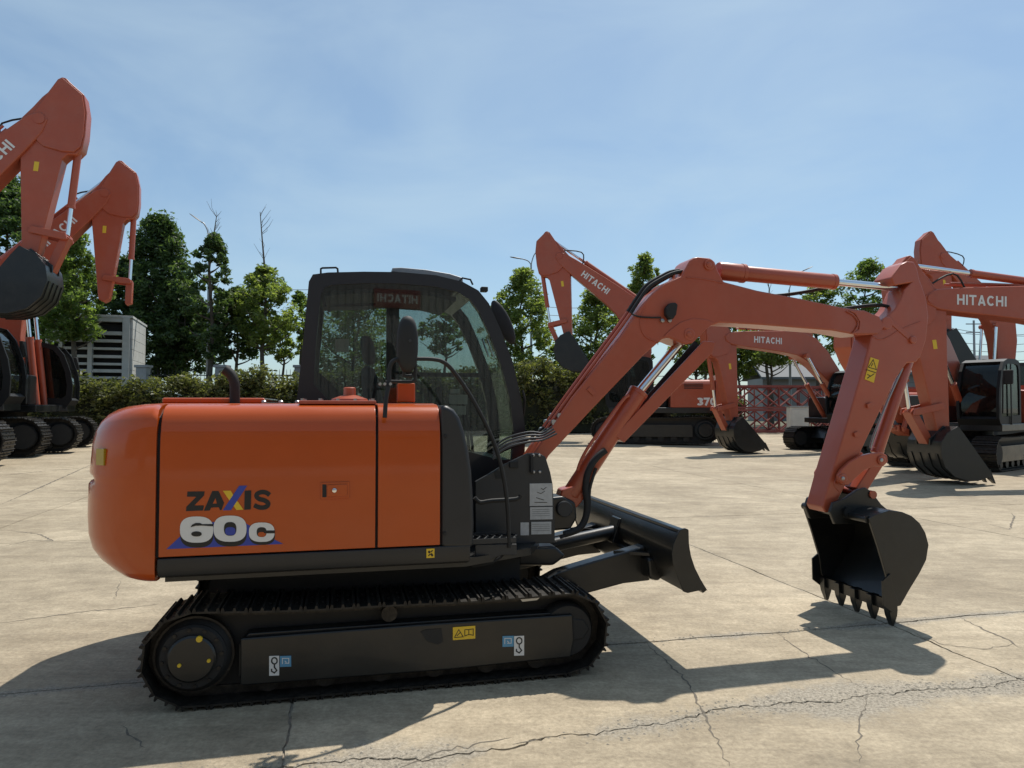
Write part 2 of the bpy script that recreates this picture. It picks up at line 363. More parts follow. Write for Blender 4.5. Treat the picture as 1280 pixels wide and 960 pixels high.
# ------------------------------------------------------------------ the ground: sheet, slabs, cracks, gravel
EU = Vector((math.cos(R(13.3)), math.sin(R(13.3)))); EN = Vector((-EU.y, EU.x))
def S2W(su, sv): return (EU.x * su + EN.x * sv, EU.y * su + EN.y * sv)
def build_ground():
    xs = sorted(set([-600, -300, -150, -90] + list(np.arange(-60, 61, 3)) + [90, 150, 300, 600]))
    ys = sorted(set([-300, -150, -80, -50] + list(np.arange(-30, 61, 3)) + [90, 150, 300, 700]))
    vs = [(x, y, gz(x, y) - .009) for y in ys for x in xs]; nx = len(xs)
    fs = [(j * nx + i, j * nx + i + 1, (j + 1) * nx + i + 1, (j + 1) * nx + i) for j in range(len(ys) - 1) for i in range(nx - 1)]
    g = G().add(vs, fs).obj('ground', M['dirt'], smooth=60)
    tag(g, kind='structure'); g['label'] = 'dirt filled base under the concrete yard slabs'
    K = [3.91 + 4.13 * k for k in range(-8, 9)]
    J = [-10.4, -5.4, -.4, 3.43] + [4.6 + 5.0 * k for k in range(0, 7)]
    def jn(seed, t, amp):
        s = 0
        for k, (fr, a) in enumerate(((.9, .5), (2.3, .3), (6.1, .20), (13.7, .10), (31, .06), (67, .06), (140, .05), (211, .05))):
            s += a * math.sin(fr * t + seed * 12.9898 * (k + 1))
        return s * amp
    def kl(i, t, side):
        a = .03; w = .005 + .005 * abs(jn(i * 3.1 + 50, t * 1.7, 1))
        if -.4 < t < 4.6: a = .04
        return K[i] + jn(i + .37, t, a) + side * w
    def jl(j, t, side):
        a = .03; w = .005 + .005 * abs(jn(j * 5.3 + 20, t * 1.3, 1))
        if j == 3: a, w = .12, .0025 + .006 * max(0, jn(77, t * .8, 1)) + .006 * abs(jn(9, t * 6, 1))
        if j == 4: a, w = .03, .006 + .010 * max(0, jn(41, t * 1.1, 1))
        return J[j] + jn(j * 1.7 + 3, t, a) + side * w
    for i in range(len(K) - 1):
        for j in range(len(J) - 1):
            cx, cy = S2W((K[i] + K[i + 1]) / 2, (J[j] + J[j + 1]) / 2)
            if cy < -8 or cy > 40 or (cy > 2 and abs(cx) > 8 + .95 * cy): continue
            near = cy < 9 and cy > -1.0 and abs(cx) < 9
            n = (150 if cy < 6.5 and abs(cx) < 5.5 else 72) if near else (20 if cy < 18 else 8)
            lu, lv = K[i + 1] - K[i], J[j + 1] - J[j]
            nu = max(3, int(n)); nv = max(3, int(n * lv / 5.0))
            rows = []
            for b in range(nv + 1):
                row = []
                for a in range(nu + 1):
                    su0 = K[i] + lu * a / nu; sv0 = J[j] + lv * b / nv
                    s0, s1 = kl(i, sv0, 1), kl(i + 1, sv0, -1); t0, t1 = jl(j, su0, 1), jl(j + 1, su0, -1)
                    su = s0 + (s1 - s0) * a / nu; sv_ = t0 + (t1 - t0) * b / nv
                    x, y = S2W(su, sv_); row.append((x, y, gz(x, y)))
                rows.append(row)
            vs = [p for r in rows for p in r]; w = nu + 1
            fs = [(b * w + a, b * w + a + 1, (b + 1) * w + a + 1, (b + 1) * w + a) for b in range(nv) for a in range(nu)]
            edge = [a for a in range(w)] + [b * w + nu for b in range(1, nv + 1)] + [nv * w + a for a in range(nu - 1, -1, -1)] + [b * w for b in range(nv - 1, 0, -1)]
            base = len(vs)
            vs += [(vs[e][0], vs[e][1], vs[e][2] - .05) for e in edge]; m = len(edge)
            fs += [(edge[(k + 1) % m], edge[k], base + k, base + (k + 1) % m) for k in range(m)]
            so = G().add(vs, fs).obj('concrete_slab', M['concrete'], g, smooth=40, recalc=False)
            if near:
                wa = so.data.attributes.new('wear', 'FLOAT', 'POINT'); vals = []
                for k, q in enumerate(vs):
                    k2 = k if k < base else edge[k - base]
                    a, b = k2 % w, k2 // w
                    su0 = K[i] + lu * a / nu
                    da, db = min(a, nu - a) * lu / nu, (b * lv / nv, (nv - b) * lv / nv)
                    val = .30 * math.exp(-da / .03)
                    for jj, dd in ((j, db[0]), (j + 1, db[1])):
                        amp = {3: 1.0, 4: .75}.get(jj, .35) * (.55 + .6 * math.sin(su0 * 1.7 + jj) * math.sin(su0 * .6 + 2 * jj) + .25 * math.sin(su0 * 5.3))
                        val = max(val, max(0, amp) * math.exp(-dd / (.16 if jj == 3 else .07)))
                    vals.append(val)
                wa.data.foreach_set('value', vals)
    # cracks: thin jagged ribbons of dirt lying in the slab surface
    def crack(pix, w, seed):
        pts = []
        for (px, py) in pix:
            d = ray(px, py); t = -CAM_H / d.z; pts.append(Vector((d.x * t, d.y * t)))
        rnd = random.Random(seed); fine = []
        for a, b in zip(pts, pts[1:]):
            n = max(2, int((b - a).length / .035)); nrm = Vector((-(b - a).y, (b - a).x)).normalized()
            for k in range(n):
                q = a.lerp(b, k / n); fine.append(q + nrm * rnd.gauss(0, .008))
        fine.append(pts[-1]); L_, R_ = [], []
        for k, q in enumerate(fine):
            t = (fine[min(k + 1, len(fine) - 1)] - fine[max(k - 1, 0)])
            nrm = Vector((-t.y, t.x)).normalized() if t.length > 0 else Vector((1, 0))
            ww = w * (.35 + rnd.random()) * min(1, .15 + 3 * min(k, len(fine) - 1 - k) / len(fine))
            L_.append((*(q + nrm * ww), gz(q.x, q.y) + .0014)); R_.append((*(q - nrm * ww), gz(q.x, q.y) + .0014))
        n = len(L_)
        G().add(L_ + R_, [(k, k + 1, n + k + 1, n + k) for k in range(n - 1)]).obj('crack', M['crack'], g, smooth=0, recalc=False)
    for k, (pix, w) in enumerate([
        ([(0, 779), (50, 772), (110, 764), (160, 760), (200, 755)], .008), ([(805, 802), (835, 828), (860, 855), (878, 890), (895, 925), (912, 958)], .006),
        ([(968, 789), (1000, 812), (1040, 838), (1078, 860)], .004), ([(1200, 772), (1235, 790), (1262, 800), (1279, 812)], .008),
        ([(1085, 868), (1078, 890), (1072, 915), (1075, 955)], .004), ([(860, 682), (890, 692), (940, 694), (960, 693)], .003),
        ([(0, 684), (40, 675), (66, 676), (50, 668), (10, 663)], .011), ([(1235, 655), (1262, 662), (1268, 645), (1262, 640)], .012),
        ([(690, 735), (740, 731), (785, 728), (820, 724)], .008), ([(150, 725), (147, 738), (144, 750)], .004),
        ([(640, 930), (668, 925), (690, 921)], .006), ([(150, 905), (170, 925), (182, 935)], .005),
        ([(0, 600), (60, 594), (118, 590)], .025), ([(0, 632), (50, 612), (117, 586)], .02),
        ([(1140, 790), (1180, 806), (1230, 812), (1279, 803)], .004), ([(500, 960), (545, 941), (610, 927), (640, 922)], .006)]):
        crack(pix, w, k)
    # gravel worked loose along the two ragged joints
    ico = [(0, 0, 1), (.9, 0, .3), (.28, .85, .35), (-.72, .53, .3), (-.72, -.53, .28), (.28, -.85, .3)]
    icf = [(0, 1, 2), (0, 2, 3), (0, 3, 4), (0, 4, 5), (0, 5, 1)]
    gr = G(); rnd = random.Random(3)
    for _ in range(9000):
        j = rnd.choice([3, 3, 3, 4]); su = rnd.uniform(-3.6, 5.8)
        dens = .5 + .5 * math.sin(su * 2.1 + j) * math.sin(su * .9 + 1)
        if rnd.random() > dens: continue
        x, y = S2W(su, jl(j, su, 0) + rnd.gauss(0, .06 if j == 3 else .03))
        r = .0025 + .010 * rnd.random() ** 3; a = rnd.random() * 6.28
        gr.add([(x + r * (p[0] * math.cos(a) - p[1] * math.sin(a)), y + r * (p[0] * math.sin(a) + p[1] * math.cos(a)) * .8, gz(x, y) + r * .6 * (p[2] - .25)) for p in ico], icf)
    o = gr.obj('gravel', M['stone'], smooth=0, recalc=False); tag(o, 'loose gravel along the ragged slab joints', 'gravel', kind='stuff')
    # verge behind the yard
    v0 = []; nx = 40
    vs = []; 
    for j, y in enumerate([0, 3, 8, 20, 60, 200, 600]):
        for i in range(nx + 1):
            x = -160 + 320 * i / nx
            yy = verge_y(x) + y
            vs.append((x * (1 + y / 200), yy, gz(x, min(yy, 60)) + (.06 if y else .02)))
    fs = [(j * (nx + 1) + i, j * (nx + 1) + i + 1, (j + 1) * (nx + 1) + i + 1, (j + 1) * (nx + 1) + i) for j in range(6) for i in range(nx)]
    o = G().add(vs, fs).obj('verge', M['soil'], smooth=60); tag(o, kind='structure')
def verge_y(x):
    return 28.5 + .42 * (x + 14) if x < 10 else 38.6 + .1 * (x - 10)
build_ground()

# ------------------------------------------------------------------ shared builders for machines
def ring_cab(parent, outer, inner, y0, y1, solid, w, mat, glass, name='cab', front_glass=None):
    """outer / inner: matching (x,z) loops; solid: set of segment indices closed right across"""
    n = len(outer); g = G()
    for i in range(n):
        q = [outer[i], outer[(i + 1) % n], inner[(i + 1) % n], inner[i]]
        if i in solid: g.prism(q, y0, y1)
        else:
            g.prism(q, y0, y0 + w); g.prism(q, y1 - w, y1)
    cab = g.obj(name, mat, parent, smooth=30)
    for nm, y in (('side_pane', y0 + w * .35), ('door_pane', y1 - w * .35)):
        G().prism(inner, y - .002, y + .002).obj(nm, glass, cab, smooth=0)
    segs = [i for i in range(n) if i not in solid]
    runs = []
    for i in segs:
        if runs and runs[-1][-1] == i - 1: runs[-1].append(i)
        else: runs.append([i])
    for rn in runs:
        ids = [k % n for k in rn + [rn[-1] + 1]]
        p = [((outer[k][0] + inner[k][0]) / 2, (outer[k][1] + inner[k][1]) / 2) for k in ids]
        G().strip(p, .004, y0 + w + .002, y1 - w - .002).obj('windscreen' if p[0][0] > sum(o[0] for o in outer) / n else 'rear_pane', front_glass or glass, cab, smooth=40)
    return cab

def stroke(path, w):
    """ribbon polygon list (quads) around a 2D path"""
    P = [Vector(p) for p in path]; L_, R_ = [], []
    for i, p in enumerate(P):
        a = (P[i] - P[i - 1]).normalized() if i else (P[1] - P[0]).normalized()
        b = (P[i + 1] - P[i]).normalized() if i < len(P) - 1 else a
        t = (a + b).normalized(); n = Vector((-t.y, t.x)); k = 1 / max(.5, n.dot(Vector((-a.y, a.x))))
        L_.append(p + n * w / 2 * k); R_.append(p - n * w / 2 * k)
    return L_, R_

def arc2(c, rx, ry, a0, a1, n=12):
    return [(c[0] + rx * math.cos(R(a0 + (a1 - a0) * i / n)), c[1] + ry * math.sin(R(a0 + (a1 - a0) * i / n))) for i in range(n + 1)]

def glyphs(text, bold=.2):
    """strokes per character in unit height; returns list of paths, width"""
    out = []; x = 0
    for ch in text:
        b = bold
        if ch == 'H': ps, w = [[(b / 2, 0), (b / 2, 1)], [(.78 - b / 2, 0), (.78 - b / 2, 1)], [(b, .5), (.78 - b, .5)]], .78
        elif ch == 'I': ps, w = [[(b / 2, 0), (b / 2, 1)]], b
        elif ch == 'T': ps, w = [[(0, 1 - b / 2), (.76, 1 - b / 2)], [(.38, 0), (.38, 1 - b)]], .76
        elif ch == 'A': ps, w = [[(b / 2, 0), (.41, 1)], [(.82 - b / 2, 0), (.41, 1)], [(.2, .28), (.62, .28)]], .82
        elif ch == 'C': ps, w = [arc2((.42, .5), .42 - b / 2, .5 - b / 2, 42, 318, 18)], .80
        elif ch == '3': ps, w = [arc2((.32, .73), .28, .27 - b / 2, 150, -70, 10) + arc2((.32, .29), .31, .29 - b / 2, 70, -150, 10)], .66
        elif ch == '7': ps, w = [[(0, 1 - b / 2), (.62, 1 - b / 2), (.25, 0)]], .66
        elif ch == '0': ps, w = [arc2((.36, .5), .36 - b / 2, .5 - b / 2, 0, 360, 20)], .72
        else: ps, w = [], .3
        for p in ps: out.append([(q[0] + x, q[1]) for q in p])
        x += w + .14
    return out, x - .14

def lettering(text, fn, height, parent, mat, bold=.2, lift=.004, center=True):
    """fn(a, b, lift) -> 3D point for text-plane coordinates in metres"""
    ps, w = glyphs(text, bold); g = G(); k = 0
    for p in ps:
        L_, R_ = stroke(p, bold); k += 1; l = lift + .0006 * (k % 5)
        pts = [fn((q.x - (w / 2 if center else 0)) * height, (q.y - .5) * height, l) for q in L_] + [fn((q.x - (w / 2 if center else 0)) * height, (q.y - .5) * height, l) for q in R_]
        n = len(L_)
        g.add(pts, [(i, i + 1, n + i + 1, n + i) for i in range(n - 1)])
    return g.obj('lettering', mat, parent, smooth=0)

def shoe_mesh(width, pitch, h, name='track_shoe'):
    """triple grouser shoe: local x along the chain, y across, z outward"""
    p = pitch * .485
    prof = [(-p, 0), (-p, .35 * h), (-p * .93, h), (-p * .80, h), (-p * .72, .35 * h), (-p * .14, .35 * h), (-p * .07, .95 * h), (p * .07, .95 * h), (p * .14, .35 * h),
            (p * .72, .35 * h), (p * .80, h), (p * .93, h), (p, .35 * h), (p * 1.05, 0)]
    g = G().prism(prof, -width / 2, width / 2)
    for sx in (-1, 1):
        for sy in (-1, 1): g.cyl((sx * p * .43, sy * width * .14, .3 * h), (sx * p * .43, sy * width * .14, .6 * h), pitch * .055, 6)
    me = g.mesh(name, 30, org=(0, 0, 0)); me.materials.append(M['track']); return me

def track_path(cs, rs, ci, ri, n, sag=0.0):
    """n poses (x,z,angle) round a sprocket at cs and idler at ci; bottoms level"""
    segs = []
    ds = []
    top0 = Vector((cs[0], cs[1] + rs)); top1 = Vector((ci[0], ci[1] + ri)); bot1 = Vector((ci[0], ci[1] - ri)); bot0 = Vector((cs[0], cs[1] - rs))
    pts = []
    m = 200
    for k in range(m): 
        q = top0.lerp(top1, k / m); q.y -= sag * math.sin(math.pi * k / m) * (1 + .25 * math.sin(3 * math.pi * k / m)); pts.append(q)
    for k in range(m // 2): a = math.pi / 2 - math.pi * k / (m // 2); pts.append(Vector((ci[0] + ri * math.cos(a), ci[1] + ri * math.sin(a))))
    for k in range(m): pts.append(bot1.lerp(bot0, k / m))
    for k in range(m // 2): a = -math.pi / 2 - math.pi * k / (m // 2); pts.append(Vector((cs[0] + rs * math.cos(a), cs[1] + rs * math.sin(a))))
    cum = [0]
    for a, b in zip(pts, pts[1:] + pts[:1]): cum.append(cum[-1] + (b - a).length)
    tot = cum[-1]; out = []; i = 0
    def pos(s):
        s %= tot
        k = int(np.searchsorted(cum, s, side='right')) - 1
        a, b = pts[k], pts[(k + 1) % len(pts)]; return a.lerp(b, (s - cum[k]) / max(1e-9, cum[k + 1] - cum[k]))
    pitch = tot / n
    for k in range(n):
        s = (k + .5) * pitch; a, b = pos(s - pitch * .48), pos(s + pitch * .48); c = (a + b) / 2; d = b - a
        out.append((c.x, c.y, math.atan2(d.y, d.x)))
    return out, pitch, pts

def add_track(parent, cs, rs, ci, ri, y0, y1, n, h, frame_mat, sag=0.0, org=Vector((0, 0, 0)), shoes=True, smesh=None, rollers=6):
    """one crawler: root mesh = frame; children shoes, chain, wheels. Returns root, shoe mesh"""
    yc, wd = (y0 + y1) / 2, abs(y1 - y0)
    poses, pitch, pts = track_path(cs, rs, ci, ri, n, sag)
    fr = G()
    x0, x1 = cs[0] + rs * .95, ci[0] - ri * .15
    zb, zt = cs[1] - rs * .55, cs[1] + rs * .42
    fr.prism([(x0, zb), (x1, zb), (x1 + ri * .2, zb + (zt - zb) * .3), (x1 + ri * .2, zt - .04), (x1, zt), (x0 + .05, zt), (x0, zt - .06)], yc - wd * .34, yc + wd * .34)
    root = fr.obj('track', frame_mat, parent, bev=.008)
    ch = G()
    m = len(pts); step = 5
    q = pts[::step]
    inner = []
    cx, cz = (cs[0] + ci[0]) / 2, (cs[1] + ci[1]) / 2
    a = [(p.x, p.y) for p in q] + [(q[0].x, q[0].y)]
    ch.strip(a[::-1], .05 * (rs / .25), yc - wd * .16, yc + wd * .16)
    ch.obj('track_chain', M['track'], root)
    for nm, c, r in (('sprocket', cs, rs * .80), ('idler', ci, ri * .72)):
        w = G().tube([(c[0], yc - wd * .36, c[1]), (c[0], yc - wd * .30, c[1]), (c[0], yc + wd * .30, c[1]), (c[0], yc + wd * .36, c[1])], [r * .9, r, r, r * .9], 28)
        w.obj(nm, M['rubber'], root)
    a = []
    for k in range(17): t_ = R(-90 + 180 * k / 16); a.append((ci[0] + ri * .88 * math.cos(t_), ci[1] + ri * .88 * math.sin(t_)))
    for k in range(17): t_ = R(90 + 180 * k / 16); a.append((cs[0] + rs * .88 * math.cos(t_), cs[1] + rs * .88 * math.sin(t_)))
    G().prism(a, yc - wd * .13, yc + wd * .13).obj('track_dark_infill', M['rubber'], root)  # added black infill, darkens the inside of the track loop
    for k in range(rollers):
        x = x0 + (x1 - x0) * (k + .5) / rollers
        G().cyl((x, yc - wd * .3, cs[1] - rs + .075 * rs / .25), (x, yc + wd * .3, cs[1] - rs + .075 * rs / .25), .062 * rs / .25, 14).obj('roller', M['track'], root)
    sm = smesh or shoe_mesh(wd, pitch, h)
    for (x, z, a) in poses:
        o = bpy.data.objects.new('track_shoe', sm); COL.objects.link(o); o.parent = root
        o.location = (x - ORG[0], yc - ORG[1], z - ORG[2]); o.rotation_euler = (0, -a, 0)
    return root, sm

# ------------------------------------------------------------------ the main excavator
YAW = R(13.3); O2 = Vector((-1.794, 3.80)); EY = Vector((math.cos(YAW), math.sin(YAW))); NV = Vector((-math.sin(YAW), math.cos(YAW)))
def U(px, py, v):
    """photo pixel -> (u, z) on the machine's upright plane at lateral offset v"""
    d = ray(px, py); b = O2 + NV * v
    # t*d.xy = b + u*EY
    det = d.x * (-EY.y) - (-EY.x) * d.y
    t = (b.x * (-EY.y) - (-EY.x) * b.y) / det
    p = Vector((d.x * t, d.y * t)) - b
    return (p.dot(EY), CAM_H + d.z * t)
def UP(px, v): return [U(a, b, v) for a, b in px]
def U3(px, py, v):
    a = U(px, py, v); return (a[0], v, a[1])

def build_main():
    global ORG
    ORG = Vector((1.15, .95, 0))
    w = O2 + EY * 1.15 + NV * .95
    root = empty('excavator', (w.x, w.y, 0), YAW)
    tag(root, 'compact orange excavator with black cab, dozer blade and 60C lettering, parked on concrete', 'excavator')
    # ---- crawlers
    cs, rs, ci, ri = (.11, .268), .240, (2.20, .255), .227
    t1, sm = add_track(root, cs, rs, ci, ri, 0.0, .40, 40, .028, M['black'], sag=.02)
    ORGs = ORG
    t2, _ = add_track(root, cs, rs, ci, ri, 1.50, 1.90, 40, .028, M['black'], sag=.02, smesh=sm)
    # hub, side plate and marks on the near crawler
    g = G(); g.tube([(cs[0], .10, cs[1]), (cs[0], .045, cs[1]), (cs[0], .03, cs[1])], [.172, .172, .16], 40); hub = g.obj('hub_flange', M['rubber'], t1)
    for k in range(12):
        a = 2 * math.pi * k / 12 + .1; G().cyl((cs[0] + .148 * math.cos(a), .034, cs[1] + .148 * math.sin(a)), (cs[0] + .148 * math.cos(a), .022, cs[1] + .148 * math.sin(a)), .011, 6).obj('hub_bolt', M['track'], t1)
    g = G(); g.tube([(cs[0], .06, cs[1]), (cs[0], .012, cs[1]), (cs[0], .004, cs[1])], [.122, .122, .112], 40); g.obj('hub_cover', M['black'], t1)
    g = G(); pr = disc_pts(cs, .205, 40); g.prism(pr, .085, .12); g.obj('sprocket_ring', M['track'], t1)
    for (px, py, r) in ((249, 799, .017), (261, 826, .010), (224, 832, .010)):
        a = U(px, py, .0); G().tube([(a[0], .004, a[1]), (a[0], -.006, a[1])], [r, r * .9], 16).obj('hub_plug', M['yellow'], t1)
    sp = UP([(300, 798), (520, 781), (716, 768), (718, 800), (714, 822), (560, 838), (300, 858)], .035)
    G().prism(sp, .035, .075).obj('track_side_plate', M['black'], t1, bev=.012)
    a = UP([(526, 790), (533, 787), (552, 786), (554, 802), (548, 806), (534, 802)], .03); G().prism(a, .031, .034).obj('side_plate_hole_shade', M['rubber'], t1)  # flat black patch, paints in the shade inside a hole
    G().prism([(1.90, .20), (2.10, .17), (2.30, .20), (2.34, .26), (2.30, .32), (2.10, .35), (1.90, .32)], .05, .09).obj('idler_yoke', M['rubber'], t1, bev=.012)
    a = U(487, 762, .06); G().cyl((a[0], .08, a[1] - .03), (a[0], .32, a[1] - .03), .045, 16).obj('carrier_roller', M['track'], t1)
    def quad_label(px, v, mat, name, parent, lift=.003):
        p = UP(px, v); o = G().prism(p, v - lift, v - .0004).obj(name, mat, parent, smooth=0); return o
    # stickers on the side plate
    y = quad_label([(566, 784), (594, 782), (594, 798), (566, 800)], .033, M['yellow'], 'warning_label', t1)
    def mark(paths, v, w_, mat, parent, name='label_print'):
        g = G()
        for i, p in enumerate(paths):
            q = UP(p, v); L_, R_ = stroke(q, w_); n = len(L_); l = v - .0005 - .0003 * (i % 4)
            g.add([(s.x, l, s.y) for s in L_] + [(s.x, l, s.y) for s in R_], [(k, k + 1, n + k + 1, n + k) for k in range(n - 1)])
        return g.obj(name, mat, parent, smooth=0)
    mark([[(568, 797), (573.5, 787), (579, 796), (568, 797)], [(571, 795), (576, 790)], [(581, 787), (581, 795), (586, 793), (586, 787), (581, 787)], [(586, 793), (591.5, 794), (591.5, 786), (586, 787)]], .0292, .004, M['blackp'], y)
    for (x, y_, fl) in ((343, 832, 1), (649, 807, -1)):
        wl_ = quad_label([(x - 6.5, y_ - 12), (x + 6, y_ - 12.5), (x + 6, y_ + 12), (x - 6.5, y_ + 12.5)], .033, M['white'], 'hook_label', t1)
        mark([[(x + 3.5 * math.cos(t), y_ - 6 + 4 * math.sin(t)) for t in np.linspace(0, 6.28, 12)], [(x, y_ - 2), (x, y_ + 2), (x + 3, y_ + 6), (x, y_ + 9), (x - 3.5, y_ + 7), (x - 3.5, y_ + 4)]], .0292, .007, M['blackp'], wl_)
        xb = x + fl * 14
        bl = quad_label([(xb - 7, y_ - 12), (xb + 7, y_ - 12.5), (xb + 7, y_ + 1), (xb - 7, y_ + 1.5)], .033, M['skyb'], 'tie_label', t1)
        mark([[(xb - 4, y_ - 2), (xb - 4, y_ - 9), (xb + 4, y_ - 9), (xb + 4, y_ - 3), (xb - 1, y_ - 3)], [(xb - 1, y_ - 6), (xb + 1, y_ - 4)]], .0292, .004, M['white'], bl)
    quad_label([(650, 748.5), (675, 746.5), (671, 750), (653, 752)], .079, M['white'], 'grease_label', t1)
    # ---- undercarriage and slew ring
    g = G(); g.prism([(.45, .22), (1.95, .22), (2.1, .36), (1.75, .48), (.55, .48), (.35, .36)], .42, 1.48); g.obj('undercarriage', M['black'], root, bev=.02)
    g = G(); g.tube([(1.12, .95, .46), (1.12, .95, .56), (1.12, .95, .57), (1.12, .95, .67)], [.50, .50, .43, .43], 40); g.obj('slew_ring', M['rubber'], root)
    G().prism([(.22, .20), (2.0, .20), (2.0, .62), (.22, .62)], .44, 1.46).obj('gap_dark_block', M['rubber'], root)  # added black block, keeps the gap under the body dark
    # ---- revolving frame and side skirt
    ub = U(590, 705, .03)[0]; ua = U(196, 725, .03)[0]
    g = G(); g.prism_z([(ua + .02, .12), (ub - .02, .12), (2.05, .35), (2.18, .62), (2.18, .98), (1.9, 1.85), (ua + .02, 1.80)], .655, .70); g.obj('deck_plate', M['black'], root)
    g = G(); g.prism_x([(.028, .797), (.026, .74), (.045, .70), (.10, .682), (.16, .684), (.16, .80)], ua, ub - .01); sk = g.obj('side_skirt', M['charcoal'], root, bev=.006)
    yl = quad_label([(533, 686), (543, 685.5), (543, 697), (533, 697.5)], .0255, M['yellow'], 'slinging_label', sk)
    mark([[(535.5, 689), (537.5, 691)], [(538.5, 692), (541, 695)]], .0215, .012, M['blackp'], yl)
    mark([[(538.5, 690), (541, 688)], [(535.5, 695), (537.5, 692.5)]], .0213, .006, M['blackp'], yl)
    # ---- counterweight: lofted levels of a rounded plan
    uc, rr, vf = ua - .012, .43, 1.872
    def plan(z, ir, isd, gv=0):
        pts = []
        def put(u, v, nu, nv_, k): 
            ins = isd * (1 - k) + ir * k + gv * max(0, (k - .93) / .07); pts.append((u - nu * ins, v - nv_ * ins, z))
        put(uc, .028, 0, -1, 0)
        for i in range(0, 19):
            t = R(90) * i / 18; s_ = min(1, i / 13); s_ = s_ * s_ * (3 - 2 * s_)
            put(uc - rr * math.sin(t), .028 + rr - rr * math.cos(t), -math.sin(t), -math.cos(t), s_)
        for i in range(1, 12):
            f_ = i / 12; put(uc - rr - .05 * math.sin(math.pi * f_), .028 + rr + (vf - .028 - 2 * rr) * f_, -1, 0, 1)
        for i in range(18, -1, -1):
            t = R(90) * i / 18; s_ = min(1, i / 13); s_ = s_ * s_ * (3 - 2 * s_)
            put(uc - rr * math.sin(t), vf - rr + rr * math.cos(t), -math.sin(t), math.cos(t), s_)
        put(uc, vf, 0, 1, 0)
        return pts
    LV = [(.668, .30, .10), (.672, .24, .05), (.690, .165, .016), (.72, .105, .004), (.76, .06, 0), (.82, .022, 0), (.90, .002, 0), (1.0, -.004, 0), (1.10, -.004, 0), (1.172, -.002, 0), (1.186, 0, 0, .008), (1.198, 0, 0, .028), (1.212, 0, 0, .028), (1.224, 0, 0, .008),
          (1.238, .002, 0), (1.32, .008, 0), (1.40, .014, .001), (1.46, .028, .005), (1.515, .055, .014), (1.555, .092, .03), (1.583, .138, .055), (1.60, .19, .10), (1.612, .27, .17), (1.618, .38, .28)]
    g = G(); g.loft([plan(*l) for l in LV]); cw = g.obj('counterweight', M['orange'], root, smooth=50)
    # rear lamp set in the corner
    t0, t1_ = 40, 50
    q = []
    for t in (t0, t1_):
        for z in (1.285, 1.375):
            q.append((uc - (rr + .0) * math.sin(R(t)) , .028 + rr - (rr + .0) * math.cos(R(t)), z))
    n_ = Vector((-math.sin(R(45)), -math.cos(R(45)), 0)) * .005
    g = G().add([Vector(q[0]) + n_, Vector(q[2]) + n_, Vector(q[3]) + n_, Vector(q[1]) + n_, Vector(q[0]) - n_ * 3, Vector(q[2]) - n_ * 3, Vector(q[3]) - n_ * 3, Vector(q[1]) - n_ * 3],
                [(0, 1, 2, 3), (4, 5, 1, 0), (5, 6, 2, 1), (6, 7, 3, 2), (7, 4, 0, 3)]); g.obj('rear_reflector', M['amber'], cw, bev=.003)
    # ---- hood panels
    prof = [(.028, .806), (.027, 1.10), (.028, 1.38), (.033, 1.44), (.045, 1.50), (.066, 1.548), (.098, 1.583), (.14, 1.603), (.20, 1.612), (.30, 1.615)]
    inn = [(p[0] + .022, p[1] - (.014 if p[1] > 1.4 else 0)) for p in prof[::-1]]
    def panel(u0, u1, name, mat):
        g = G(); n = len(prof); loop = prof + inn
        g.prism_x(loop, u0, u1); return g.obj(name, mat, root, bev=.004, smooth=30)
    us1 = U(471, 600, .03)[0]; us2 = U(551, 600, .03)[0]
    door = panel(ua + .006, us1 - .007, 'engine_door', M['orange'])
    panel(us1 + .007, us2 - .004, 'side_panel', M['orange'])
    # dark liner behind the seams
    g = G(); g.prism_x([(.05, .80), (.05, 1.42), (.09, 1.54), (.2, 1.585), (.9, 1.585), (.9, .80)], ua - .03, us2 + .02); g.obj('hood_liner', M['rubber'], root)
    # latch
    lat = G().prism(UP([(401, 603), (437, 602), (437, 623), (401, 624)], .027), .020, .030).obj('latch_frame', M['orange'], door, bev=.003)
    G().prism(UP([(409, 606), (434, 605), (434, 620), (409, 621)], .02), .012, .021).obj('latch_paddle', M['orange'], door, bev=.003)
    G().prism(UP([(403, 605.5), (408, 605.5), (408, 621.5), (403, 621.5)], .02), .0185, .0205).obj('latch_recess_shade', M['rubber'], door)  # flush black strip, the recess's shade put into colour
    a = U(418, 613, .01); G().tube([(a[0], .014, a[1]), (a[0], .006, a[1]), (a[0], .004, a[1])], [.012, .012, .008], 14).obj('key_lock', M['chrome'], door)
    # decals (traced on the door, in eighth-pixel zoom units)
    def D(pts): return [(220 + x / 8.73, 590 + y / 8.73) for x, y in pts]
    def decal(pts, mat, layer, name='decal'):
        v = .0262 - .0007 * layer
        p = UP(D(pts), .026); G().add([(a[0], v, a[1]) for a in p], [tuple(range(len(p)))]).obj(name, mat, door, smooth=0, recalc=False)
    decal([(125, 213), (312, 211), (308, 255), (200, 365), (305, 365), (295, 420), (110, 428), (113, 380), (222, 270), (120, 270)], M['blackp'], 1, 'letter_z')
    decal([(303, 424), (395, 208), (465, 206), (525, 335), (497, 416), (478, 416), (470, 385), (385, 388), (368, 420)], M['blackp'], 1, 'letter_a')
    decal([(402, 345), (432, 285), (445, 343)], M['orange'], 2, 'letter_a_eye')
    decal([(512, 205), (597, 203), (625, 250), (735, 410), (660, 415), (610, 345), (580, 305)], M['yellow'], 2, 'letter_x_yellow')
    decal([(512, 418), (690, 150), (778, 148), (600, 415)], M['bluep'], 3, 'letter_x_blue')
    decal([(750, 205), (822, 200), (816, 408), (745, 412)], M['blackp'], 4, 'letter_i')
